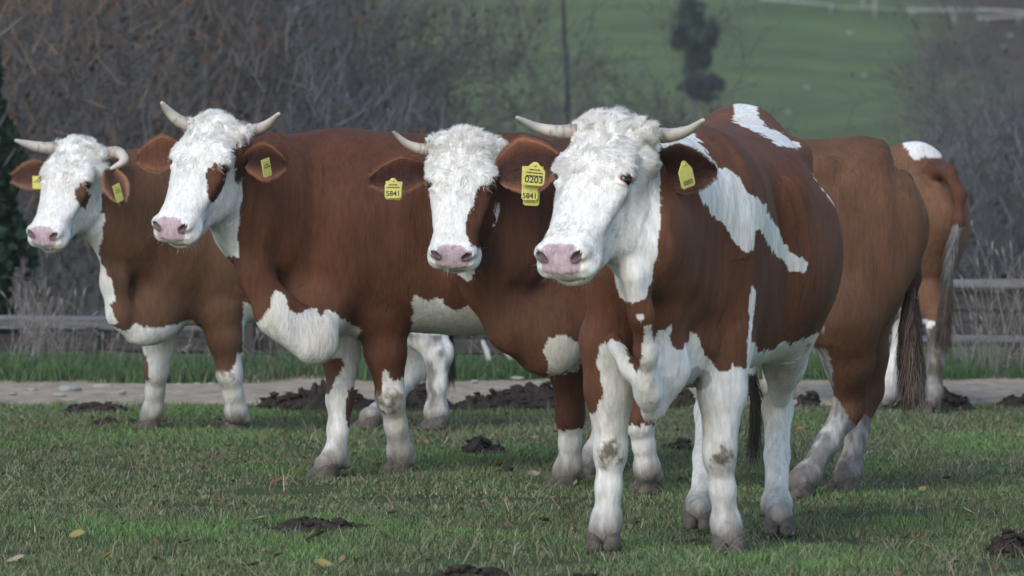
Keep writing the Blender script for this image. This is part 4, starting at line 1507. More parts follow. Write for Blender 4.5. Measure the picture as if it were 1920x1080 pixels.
        if hasattr(s, 'ha'):
            q = (V - s.hp) / s.hs
            x, v, o = q @ s.hL / s.lx, q @ s.ha, q @ s.hw
            hd = grp == 'head'
            jn = fbm(V, 90, 2, 6)
            oc = o + .1
            # nose pad
            pm = (v - .502) * .75 - (o + .097) * .66; pn = (v - .502) * .66 + (o + .097) * .75
            pad = hd & (pn > .004) & (np.hypot(np.maximum(np.abs(x) - .030, 0) / .029, (pm - np.where(pm > 0, .014, -.020)) / np.where(pm > 0, .028, .034) * ((pm > .014) | (pm < -.020))) < 1 + .12 * jn)
            C[pad] = PINK * (1 + .14 * jn[pad] - .35 * np.clip(fbm(V[pad], 160, 2, 12) * 3 - .9, 0, 1))[:, None]
            wet[pad] = 0.25
            nos = hd & (np.hypot((np.abs(x) - .053 - (o + .062) * .5) / .018, (o + .062) / .016) < 1.0) & (pn > 0) & (v > .488) & (pm > -.036)
            C[nos] = C[nos] * .2 + np.array([.07, .03, .03]) * .8
            # lips
            mo = hd & (np.abs(o + .1475) < .0055) & (v > .41)
            C[mo] = C[mo] * .35 + np.array([.12, .09, .08]) * .65
            ey = np.minimum(np.linalg.norm(np.stack([np.abs(x) - .104, v - .209, o + .066], 1) / np.array([.03, .024, .032]), axis=1), 3)
            rim = hd & (ey < 1.0)
            m = np.clip((1.05 - ey[rim]) * 4, 0, 1)[:, None]
            C[rim] = C[rim] * (1 - m) + np.array([.46, .25, .21]) * m
        C = np.clip(C, .004, .9)
        s.C = C
        me = mesh_np('body', V, F, np.concatenate([C, wet[:, None]], 1))
        s.body = link('body', me, s.root, M['coat'])
        s.furs(fur, bodyfur, seed)

    def furs(s, nhead, nbody, seed):
        r = np.random.default_rng(100 + seed)
        V, nr, C, grp = s.V, s.nr, s.C, s.grp
        Vs, Fs, Cs = [], [], []; off = 0
        def put(a, b, c):
            nonlocal off
            Vs.append(a); Fs.append(b + off); Cs.append(c); off += len(a)
        if nhead and hasattr(s, 'ha'):
            q = (V - s.hp) / s.hs
            x, v, o = q @ s.hL / s.lx, q @ s.ha, q @ s.hw
            hd = (grp == 'head')
            edist = np.linalg.norm(np.stack([np.abs(x) - .104, v - .209, o + .066], 1), axis=1)
            ok = np.nonzero(hd & (v < .50) & (edist > .036))[0]
            i = r.choice(ok, nhead)
            c = r.random((nhead, 1))
            roots = V[i] + r.normal(0, .003, (nhead, 3))
            n = nr[i]
            roots -= n * np.sum((roots - V[i]) * n, axis=1)[:, None] + n * .001
            wx, wv = x[i], v[i] - .17
            flow = (s.hL[None] * wx[:, None] * 1.0 + s.ha[None] * wv[:, None]); 
            fl = np.linalg.norm(flow, axis=1)[:, None]; flow = flow / np.maximum(fl, .02)
            # locks: strands share the sweep of their lock
            lc = V[r.choice(ok, 620)]
            lock = np.zeros(nhead, dtype=int); dl = np.zeros(nhead)
            for a0 in range(0, nhead, 4000):
                dd = ((V[i[a0:a0 + 4000]][:, None, :] - lc[None]) ** 2).sum(-1)
                lock[a0:a0 + 4000] = dd.argmin(1); dl[a0:a0 + 4000] = np.sqrt(dd.min(1))
            lsw = r.normal(0, 1, 620)
            pz = np.clip((.16 - v[i]) / .08, 0, 1)[:, None]
            sw = fbm(V[i], 22, 2, 3)[:, None] * 1.2 + lsw[lock][:, None] * (.28 + 1.0 * pz)
            lph = r.random(620) * 6.28; lck = (lph[lock], dl, lsw[lock])
            flow = flow + np.cross(n, flow) * sw
            back = np.clip((-.12 - o[i]) / .08, 0, 1)[:, None]
            flow = flow * (1 - back) + (s.ha * .2 - s.hw * .6 - Z3 * .6) * back
            flow = flow - n * np.sum(flow * n, axis=1)[:, None]
            flow = flow / np.maximum(np.linalg.norm(flow, axis=1), 1e-4)[:, None]
            pollm = np.clip((.115 - v[i]) / .08, 0, 1) * np.clip((o[i] + .16) / .06, 0, 1)
            ln = (.011 + .012 * np.clip((.30 - v[i]) / .15, 0, 1) + .009 * pollm) * r.uniform(.6, 1.3, nhead) * s.hs
            ln *= 1 + .6 * np.clip((-.2 - o[i]) / .05, 0, 1)
            d = flow + n * (.12 + .25 * pollm[:, None]) + r.normal(0, .07, (nhead, 3))
            tone = 1.05 + .06 * lck[2] - (.12 + .07 * np.clip((.30 - v[i]) / .06, 0, 1) * np.clip((o[i] + .12) / .05, 0, 1) - .08 * pollm) * np.clip(lck[1] / (.010 * s.hs), 0, 1.4) + .12 * fbm(V[i], 50, 2, 8) + r.normal(0, .03, nhead)  # strands at lock edges toned darker, gap shade put into the hair colour
            put(*ribbons(roots, d, n, ln, .0026 * s.hs, np.clip(C[i] * np.clip(tone, .45, 1.2)[:, None], 0, .82), 4, .35 + .8 * pollm, .22, seed, None, lck[0]))
            # eyelashes
            for q in (1, -1):
                nl = 70
                tt = r.uniform(-1, 1, nl)
                rt = np.array([s.H(q * .112, .192 + .012 * abs(a_), -.066 + .026 * a_) for a_ in tt])
                dl_ = s.hL * q * .9 + s.ha * .35 + r.normal(0, .12, (nl, 3))
                put(*ribbons(rt, dl_, s.ha, r.uniform(.014, .024, nl), .0012, np.tile([.5, .48, .45], (nl, 1)), 3, .1, .8, seed))
            # whiskers
            ok = np.nonzero(hd & (v > .44) & (o < -.10))[0]
            i = r.choice(ok, 80)
            put(*ribbons(V[i], nr[i] + r.normal(0, .3, (80, 3)), s.ha + nr[i] * .01, r.uniform(.015, .04, 80), .0008, np.tile([.5, .5, .48], (80, 1)), 3, .2, .5, seed))
        if nbody:
            ok = np.nonzero(grp != 'head')[0]
            i = r.choice(ok, nbody)
            n = nr[i]
            flow = np.tile(-s.fw * .8 - Z3 * .7, (nbody, 1))
            leg = np.array([gg not in ('body', 'neck', 'tail') for gg in s.s.groups])[0:]
            isl = np.isin(grp[i], [gg for gg in s.s.groups if gg not in ('body', 'neck')])
            flow[isl] = -Z3
            flow = flow - n * np.sum(flow * n, axis=1)[:, None]
            flow = flow + .25 * fbm(V[i], 12, 2, 5)[:, None] * np.cross(n, flow)
            flow /= np.maximum(np.linalg.norm(flow, axis=1), 1e-4)[:, None]
            bel = np.clip((-n[:, 2] - .3) * 2, 0, 1)
            ln = (.014 + .014 * bel + .006 * isl) * r.uniform(.6, 1.3, nbody)
            roots = V[i] - n * .0015
            br = (C[i][:, 1] < .3)
            tone = 1 + .12 * fbm(V[i], (40, 40, 10), 2, 8) + .30 * fbm(V[i], (75, 75, 18), 2, 9) * br + r.normal(0, .05, nbody) + r.normal(0, .13, nbody) * br
            put(*ribbons(roots, flow + n * .10 + r.normal(0, .05, (nbody, 3)), n, ln, .0022, C[i] * tone[:, None], 2, .08, .1, seed))
        if off:
            o = link('coat_fur', mesh_np('coat_fur', np.concatenate(Vs), np.concatenate(Fs), np.concatenate(Cs)), s.body, M['hair'], False)
            tag(o, kind='stuff')

    def tail_switch(s, pts, r0, r1, c0, c1, n=1500, ln=(.12, .3), seed=0, name='tail_switch', width=.003):
        r = np.random.default_rng(50 + seed)
        path = smooth_path([s.P(p) for p in pts], 30)
        t = r.random(n) ** .8 * .85
        i = (t * 29).astype(int)
        base = path[i]
        tan = path[np.minimum(i + 1, 29)] - path[np.maximum(i - 1, 0)]; tan /= np.linalg.norm(tan, axis=1)[:, None]
        rad = (r0 + (r1 - r0) * np.sin(np.clip(t, 0, 1) * math.pi * .8))[:, None]
        dirn = r.normal(0, 1, (n, 3)); dirn -= tan * np.sum(dirn * tan, axis=1)[:, None]; dirn /= np.linalg.norm(dirn, axis=1)[:, None]
        roots = base + dirn * rad * r.random((n, 1)) ** .5
        C = c0 + (c1 - c0) * np.clip(t[:, None] + .4 * r.normal(0, 1, (n, 1)) * .6, 0, 1)
        C = C * r.uniform(.6, 1.3, n)[:, None]
        V, F, Cc = ribbons(roots, tan + dirn * .12 + r.normal(0, .06, (n, 3)), dirn, r.uniform(*ln, n), width, C, 5, .25, .25, seed)
        tag(link(name, mesh_np(name, V, F, Cc), s.root, M['hair'], False), kind='stuff')


def mixc(a, b, t): return a + (b - a) * np.clip(t, 0, 1)[:, None]


def blend_leg(C, W, m, base, dirt=DIRT, amount=.5, seed=0):
    """white leg with dried dirt rubbed in"""
    t = np.clip(fbm(W[m], (22, 22, 9), 3, seed) * 1.7 + fbm(W[m], (60, 60, 20), 2, seed + 3) * .6 + amount - .33, 0, 1)
    z = W[m][:, 2] + .05 * fbm(W[m], (30, 30, 12), 2, seed + 8)
    low = np.clip((.20 - z) / .14, 0, 1)[:, None]
    c = base + (dirt - base) * np.clip(t * amount * 1.4, 0, .92)[:, None]
    c = c * (1 - .12 * np.clip(fbm(W[m], (35, 35, 6), 2, seed + 5) + .2, 0, 1))[:, None]
    C[m] = c + (HOOFDIRT - c) * low * .9


def spot(px, py, cx, cy, rx, ry): return ((px - cx) / rx) ** 2 + ((py - cy) / ry) ** 2 < 1


def brown_body(s, W, seed=0, base=BROWN, rear=RUST, dark=DARKBROWN):
    q = (W - s.o - s.tf); t = (q @ -s.fw) / s.Ln; u = q @ s.up
    C = base[None] + (rear - base)[None] * np.clip((t - .35) * 1.3, 0, 1)[:, None] * .8
    n = fbm(W, (6, 6, 4), 3, seed)
    C = C * (1 + .30 * n + .16 * fbm(W, (16, 16, 5), 2, seed + 7))[:, None]
    C = C + np.array([.028, .016, .008]) * np.clip(fbm(W, (3, 3, 2.4), 2, seed + 20) * 1.3 + .1, 0, 1)[:, None]
    lo = np.clip((-u - .22) * 3, 0, .5)[:, None]
    return C


# ---- cow D : nearest, white face, white band over the shoulder ----
def cow_near():
    c = Cow('largest nearest cow with curled white poll, white band behind its shoulder and white chest', (.62, 20.9, 0), .0075, .0048)
    Yf, Yr = 20.25, 21.75
    c.ff = unit(np.array([-.12, -1, 0.])); c.lf = unit(np.cross(Z3, c.ff))
    st = [(0, .20, .30, .17), (.08, .34, .42, .26), (.2, .41, .46, .30), (.35, .41, .46, .35), (.5, .40, .47, .39),
          (.65, .40, .46, .40), (.78, .42, .40, .33), (.9, .45, .32, .23), (1, .41, .26, .17)]
    c.trunk(at(1250, 495, Yf), at(1408, 418, Yr), st, rumen=1.15)
    c.head(at(1136, 215, 19.86), at(1030, 468, 19.55), face=(-.62, -1, 0))
    c.neck([(at(1300, 395, 20.45), .29, .8), (at(1225, 370, 20.15), .21, .8), (c.HW(0, .12, -.185), .125, .85)])
    c.neck([(at(1262, 520, 20.3), .22, .8), (at(1215, 455, 19.95), .15, .8), (c.HW(0, .24, -.235), .085, .8)])
    # dewlap folds
    c.fold([at(1190, 520, 19.82), at(1203, 590, 19.84), at(1212, 660, 19.92), at(1216, 735, 20.02), at(1222, 770, 20.08)], [.05, .034, .032, .040, .028], None, 1, .045)
    c.fold([at(1235, 600, 20.12), at(1245, 690, 20.16), at(1228, 765, 20.14)], [.08, .07, .03], None, 1, .08)
    c.fold([at(1150, 640, 20.12), at(1180, 690, 20.02), at(1205, 715, 19.99)], [.03, .024, .028], None, 1, .045)
    c.fold([at(1290, 640, 20.3), at(1275, 680, 20.3), at(1250, 730, 20.25)], [.09, .07, .04], None, 1, .05)
    c.foreleg('leg_a', at(1140, 640, 20.35), at(1145, 845, 20.38), at(1137, 980, 20.38), at(1132, 1030, 20.36), 1.02, at(1150, 520, 20.35))
    c.foreleg('leg_b', at(1358, 640, 20.40), at(1349, 850, 20.36), at(1361, 985, 20.42), at(1366, 1036, 20.38), 1.02, at(1345, 500, 20.4))
    c.hindleg('leg_c', at(1365, 420, 21.6), at(1330, 590, 21.3), at(1330, 770, 21.75), at(1314, 945, 21.55), at(1309, 990, 21.45), .95)
    c.hindleg('leg_d', at(1470, 420, 21.55), at(1480, 590, 21.2), at(1458, 765, 21.6), at(1456, 945, 21.4), at(1462, 1000, 21.3), 1.0)
    c.s.chain([c.P(at(1405, 250, 21.95)), c.P(at(1404, 420, 22.05)), c.P(at(1404, 600, 22.05)), c.P(at(1408, 700, 22.05))], [.035, .025, .02, .018], .03, 'tail')

    def colour(s, W, px, py, grp):
        C = brown_body(s, W, 1, BROWN * 1.15, RUST)
        isb = grp != 'head'
        band = [(1240, 262), (1278, 238), (1304, 257), (1347, 310), (1374, 327), (1402, 359), (1435, 384), (1443, 408), (1463, 432), (1471, 457), (1492, 477), (1514, 490), (1508, 506), (1480, 506),
                (1467, 485), (1455, 487), (1443, 465), (1422, 428), (1412, 441), (1412, 473), (1402, 475), (1386, 461), (1370, 441), (1353, 412), (1333, 396), (1312, 363), (1304, 343), (1325, 331), (1300, 300), (1262, 300)]
        near = W[:, 1] < 21.3
        C[isb & near & in_poly(px, py, band)] = WHITE
        rump = [(1376, 206), (1380, 170), (1422, 170), (1420, 217), (1443, 241), (1467, 253), (1500, 268), (1500, 276), (1463, 276), (1443, 261), (1414, 246), (1376, 230)]
        C[isb & (W[:, 1] > 20.75) & in_poly(px, py, rump)] = WHITE
        C[isb & in_poly(px, py, [(1524, 329), (1570, 330), (1600, 390), (1567, 392), (1561, 384), (1546, 358)])] = WHITE
        C[isb & in_poly(px, py, [(1406, 530), (1416, 545), (1414, 600), (1410, 640), (1425, 660), (1450, 655), (1465, 640), (1480, 645), (1530, 625), (1640, 600), (1640, 1100), (1395, 1100), (1399, 690), (1404, 600)])] = WHITE
        ch = [(1207, 611), (1221, 609), (1225, 644), (1235, 618), (1248, 618), (1259, 607), (1261, 616), (1256, 631), (1264, 650), (1278, 655), (1293, 634), (1294, 621), (1305, 624), (1321, 660), (1342, 692), (1365, 696),
              (1372, 681), (1395, 692), (1430, 700), (1430, 1100), (1000, 1100), (1000, 775), (1119, 771), (1128, 740), (1120, 675), (1123, 647), (1142, 638), (1171, 647), (1184, 690), (1195, 700), (1205, 660)]
        C[isb & in_poly(px, py, ch)] = WHITE
        C[isb & (W[:, 1] > 20.9) & (py > 690)] = WHITE
        hd = ~isb
        C[hd] = WHITE
        C[(grp == 'neck') & in_poly(px, py, [(1150, 200), (1240, 240), (1238, 440), (1222, 520), (1210, 560), (1185, 572), (1100, 520)])] = WHITE
        C[(grp == 'neck') & spot(px, py, 1202, 596, 7, 5)] = WHITE
        m = isb & (C[:, 1] > .6) & (W[:, 2] < .62)
        blend_leg(C, W, m, WHITE, DIRT, .28, 3)
        for (x, y, rx, ry) in ((1143, 848, 25, 30), (1352, 858, 25, 26)):
            d = np.sqrt(((px - x) / rx) ** 2 + ((py - y) / ry) ** 2)
            mm = isb & (d < 1.25) & (W[:, 1] < 20.5)
            C[mm] = mixc(C[mm], DIRT * .55, ((1.0 - d[mm]) * 2.0 + 2.0 * fbm(W[mm], 60, 3, 2)) * .85)
        belly_shade = isb & spot(px, py, 1296, 712, 40, 22) & (W[:, 1] > 20.2)  # underside between the forelegs: shade put into the coat colour
        C[belly_shade] = C[belly_shade] * .55
        return C
    c.finish(colour, 36000, 62000, 1)
    c.horn([at(1082, 246, 19.93), at(1045, 247, 19.93), at(1005, 238, 19.92), at(969, 220, 19.86)], .0265, 0.0)
    c.horn([at(1222, 252, 19.93), at(1255, 254, 19.86), at(1290, 245, 19.72), at(1319, 225, 19.60)], .028, 0.0, 2)
    c.ear(at(1222, 318, 19.92), at(1342, 310, 19.85), (.1, -1, -.25), .175, DARKBROWN * 1.3, DARKBROWN * .7, seed=4, hair=700)
    c.ear(c.HW(-.10, .09, -.13), c.HW(-.15, .12, -.30), (-1, -.2, -.1), .13, BROWN, seed=5)
    c.ear_tag(at(1281, 302, 19.80), .062, .092, R(40), R(16), '0203', True, 0, 0, .34)
    c.tail_switch([at(1406, 690, 22.05), at(1416, 760, 22.05), at(1413, 850, 22.05)], .02, .018, MUD * .5, MUD * .7, 500, (.06, .16), 1)
    # tufts on the poll and on the hips
    return c


def cow_b():
    c = Cow('red and white cow second from left, raised upcurved horns, brown patch under its eye', (-.3, 24.9, 0), .0095, .006)
    c.ff = unit(np.array([-1, -.7, 0.])); c.lf = unit(np.cross(Z3, c.ff))
    st = [(0, .20, .26, .15), (.08, .33, .40, .22), (.2, .40, .44, .27), (.35, .40, .44, .33), (.5, .39, .45, .37),
          (.65, .39, .44, .38), (.78, .40, .38, .35), (.9, .40, .30, .28), (1, .35, .26, .22)]
    c.trunk(at(520, 430, 24.75), at(1195, 430, 25.35), st)
    c.head(at(397, 218, 24.35), at(304, 418, 24.1), face=(-.5, -1, 0))
    c.neck([(at(610, 400, 24.95), .36, .75), (at(500, 370, 24.7), .25, .75), (c.HW(0, .12, -.185), .125, .85)])
    c.neck([(at(590, 500, 24.85), .27, .75), (at(490, 430, 24.62), .15, .7), (c.HW(0, .24, -.235), .085, .8)])
    c.fold([at(452, 440, 24.5), at(478, 520, 24.5), at(520, 590, 24.5), at(590, 640, 24.55)], [.05, .055, .07, .10], c.left, .6, .06)
    c.s.ell(c.P(at(592, 585, 24.68)), (.14, .10, .12), .08, 'body')
    c.foreleg('leg_a', at(715, 590, 24.82), at(733, 745, 24.85), at(750, 850, 24.98), at(752, 889, 25.0), 1.06, at(700, 480, 24.85))
    c.foreleg('leg_b', at(640, 600, 25.0), at(638, 748, 24.82), at(628, 858, 24.75), at(610, 900, 24.7), .98, at(630, 500, 24.95))
    c.hindleg('leg_c', at(1130, 420, 25.2), at(1085, 590, 25.05), at(1150, 740, 25.1), at(1116, 850, 25.05), at(1110, 892, 24.98), .95)
    c.hindleg('leg_d', at(1140, 420, 25.5), at(1110, 590, 25.5), at(1175, 745, 25.5), at(1150, 850, 25.5), at(1145, 885, 25.45), .95)

    def colour(s, W, px, py, grp):
        C = brown_body(s, W, 2, BROWN * .95, BROWN * 1.15)
        isb = grp != 'head'
        C[isb & in_poly(px, py, [(500, 590), (513, 545), (520, 547), (538, 557), (540, 577), (557, 592), (577, 583), (593, 579), (601, 596), (618, 581), (642, 598), (673, 614), (683, 643), (660, 720), (540, 720), (450, 640)])
          & ~((grp == 'leg_a'))] = WHITE * .92
        C[isb & in_poly(px, py, [(775, 553), (789, 553), (805, 565), (821, 553), (834, 573), (854, 583), (878, 573), (887, 557), (899, 573), (911, 590), (1200, 640), (1200, 760), (765, 760)])] = WHITE * .9
        a = (grp == 'leg_a') & in_poly(px, py, [(600, 750), (706, 748), (716, 735), (720, 696), (740, 716), (760, 704), (800, 716), (800, 930), (600, 930)])
        C[a] = WHITE
        b = (grp == 'leg_b') & (py > 655)
        C[b] = WHITE
        C[(grp == 'leg_b') & in_poly(px, py, [(590, 670), (642, 672), (646, 688), (630, 712), (618, 737), (604, 740), (590, 720)])] = BROWN * 1.2
        C[(grp == 'leg_b') & spot(px, py, 659, 765, 9, 40)] = BROWN
        h = np.isin(grp, ['leg_c', 'leg_d']) & (py > 740)
        C[h] = WHITE
        m = a | b | h
        m = m & (C[:, 1] > .5)
        blend_leg(C, W, m, WHITE, DIRT, .35, 3)
        q = (grp == 'leg_a') & spot(px, py, 728, 752, 27, 27)
        C[q] = mixc(C[q], DIRT * .62, .55 + 1.2 * fbm(W[q], 45, 3, 2))
        C[~isb] = WHITE
        C[(~isb) & in_poly(px, py, [(400, 307), (409, 309), (423, 325), (420, 347), (409, 369), (397, 374), (387, 359), (389, 344), (385, 331), (390, 315)])] = BROWN * .95
        C[in_poly(px, py, [(434, 278), (463, 268), (500, 271), (480, 318), (453, 331), (444, 340), (439, 325), (439, 300)])] = BROWN * .8
        C[(grp == 'neck') & in_poly(px, py, [(360, 440), (430, 380), (452, 380), (446, 440), (449, 482), (420, 480)])] = WHITE
        return C
    c.finish(colour, 20000, 32000, 2)
    c.horn([at(372, 244, 24.42), at(335, 226, 24.42), at(315, 208, 24.40), at(303, 192, 24.36)], .030, .12, 3)
    c.horn([at(458, 248, 24.42), at(487, 242, 24.38), at(508, 229, 24.30), at(523, 213, 24.2)], .030, 0, 4)
    c.ear(at(458, 302, 24.3), at(535, 300, 24.18), (.15, -1, .0), .165, BROWN * 1.3, DARKBROWN * .8, seed=6)
    c.ear(at(340, 285, 24.55), at(256, 288, 24.7), (-.2, -1, .1), .16, BROWN * 1.2, BROWN, seed=7, cup=.2)
    c.ear_tag(at(497, 298, 24.16), .05, .075, R(50), R(14), None, False, 2)
    return c


def cow_a():
    c = Cow('leftmost cow with one horn pointing sideways and one curling down beside its ear', (-1.0, 28.4, 0), .0105, .007)
    c.ff = unit(np.array([-1, -.5, 0.])); c.lf = unit(np.cross(Z3, c.ff))
    st = [(0, .20, .26, .15), (.08, .31, .42, .21), (.2, .37, .46, .26), (.35, .37, .46, .32), (.5, .36, .46, .36),
          (.65, .36, .44, .37), (.78, .37, .38, .34), (.9, .38, .30, .28), (1, .33, .26, .2)]
    c.trunk(at(222, 430, 28.3), at(868, 425, 28.9), st)
    c.head(at(142, 262, 27.95), at(68, 434, 27.70), face=(-.42, -1, 0))
    c.neck([(at(330, 410, 28.45), .34, .75), (at(262, 385, 28.25), .25, .7), (c.HW(0, .12, -.185), .125, .85)])
    c.neck([(at(310, 500, 28.35), .25, .7), (at(248, 440, 28.15), .13, .7), (c.HW(0, .24, -.235), .085, .8)])
    c.fold([at(203, 470, 28.1), at(214, 530, 28.1), at(226, 590, 28.1), at(258, 618, 28.15)], [.035, .05, .05, .07], c.left, .6, .05)
    c.s.ell(c.P(at(285, 592, 28.25)), (.14, .11, .14), .08, 'body')
    c.foreleg('leg_a', at(415, 580, 28.35), at(431, 700, 28.38), at(443, 775, 28.45), at(447, 810, 28.5), 1.05, at(400, 480, 28.4))
    c.foreleg('leg_b', at(305, 600, 28.55), at(293, 695, 28.5), at(287, 772, 28.58), at(282, 806, 28.6), 1.0, at(300, 500, 28.5))
    c.hindleg('leg_c', at(800, 420, 28.8), at(760, 570, 28.7), at(822, 670, 28.65), at(818, 772, 28.65), at(820, 805, 28.62), 1.1)
    c.hindleg('leg_d', at(800, 420, 29.1), at(750, 570, 29.1), at(780, 690, 29.0), at(712, 775, 28.8), at(693, 806, 28.7), 1.05)
    c.s.chain([c.P(at(872, 300, 29.0)), c.P(at(876, 420, 29.0)), c.P(at(858, 560, 29.0)), c.P(at(846, 640, 28.95))], [.028, .022, .018, .012], .03, 'tail')

    def colour(s, W, px, py, grp):
        C = brown_body(s, W, 3, RUST * .75, RUST * .9)
        isb = grp != 'head'
        C[isb & in_poly(px, py, [(160, 478), (188, 482), (197, 510), (213, 535), (215, 562), (205, 570), (215, 590), (222, 602), (205, 608), (180, 570), (160, 510)])] = WHITE
        C[isb & (grp != 'leg_a') & in_poly(px, py, [(200, 605), (230, 617), (240, 620), (253, 607), (273, 617), (307, 613), (333, 607), (360, 600), (372, 613), (380, 840), (200, 840)])] = WHITE * .93
        C[isb & in_poly(px, py, [(455, 567), (477, 570), (500, 583), (530, 590), (900, 620), (900, 840), (455, 840)])] = WHITE * .9
        C[(grp == 'leg_b') & in_poly(px, py, [(262, 660), (275, 663), (281, 700), (281, 716), (262, 716)])] = RUST
        a = (grp == 'leg_a')
        C[a & in_poly(px, py, [(380, 712), (400, 702), (420, 697), (430, 697), (447, 660), (475, 655), (480, 840), (380, 840)])] = WHITE
        m = isb & (C[:, 1] > .5) & (W[:, 2] < .6)
        blend_leg(C, W, m, WHITE, DIRT, .25, 3)
        m = np.isin(grp, ['leg_c']) & (py > 625)
        blend_leg(C, W, m, WHITE, GREYHAIR * .35, .62, 5)
        C[(grp == 'leg_b') & spot(px, py, 301, 795, 9, 22)] = DIRT * .8
        C[(grp == 'leg_d') & (py > 785)] = DIRT
        q = a & spot(px, py, 420, 708, 18, 16)
        C[q] = mixc(C[q], DIRT * .9, .5 + 1.2 * fbm(W[q], 45, 3, 2))
        C[~isb] = WHITE * .97
        C[(~isb) & in_poly(px, py, [(150, 341), (161, 343), (164, 359), (168, 364), (167, 380), (161, 391), (150, 387), (144, 375), (142, 356)])] = RUST * .9
        C[(grp == 'neck') & in_poly(px, py, [(120, 462), (180, 400), (196, 400), (190, 450), (184, 488), (150, 485)])] = WHITE
        C[grp == 'tail'] = DARKBROWN
        return C
    c.finish(colour, 14000, 18000, 3)
    c.horn([at(124, 280, 28.0), at(75, 276, 28.0), at(50, 270, 27.98), at(28, 263, 27.95)], .031, .3, 5)
    c.horn([at(198, 290, 28.0), at(222, 287, 27.94), at(232, 302, 27.88), at(207, 317, 27.85)], .034, .1, 6)
    c.ear(at(98, 325, 28.1), at(20, 326, 28.2), (-.1, -1, .1), .145, RUST * .9, DARKBROWN * 1.4, seed=8)
    c.ear(at(203, 315, 27.85), at(230, 380, 27.78), (.2, -1, 0), .125, RUST * 1.35, DARKBROWN, seed=9, droop=.0)
    c.ear_tag(at(72, 330, 28.0), .058, .062, R(-8), R(0), None, False, 2)
    c.ear_tag(at(217, 346, 27.72), .045, .085, R(45), R(20), None, False, 2)
    c.tail_switch([at(846, 635, 28.95), at(848, 680, 28.95), at(845, 712, 28.95)], .012, .014, MUD * .6, MUD, 300, (.04, .1), 3)
    return c


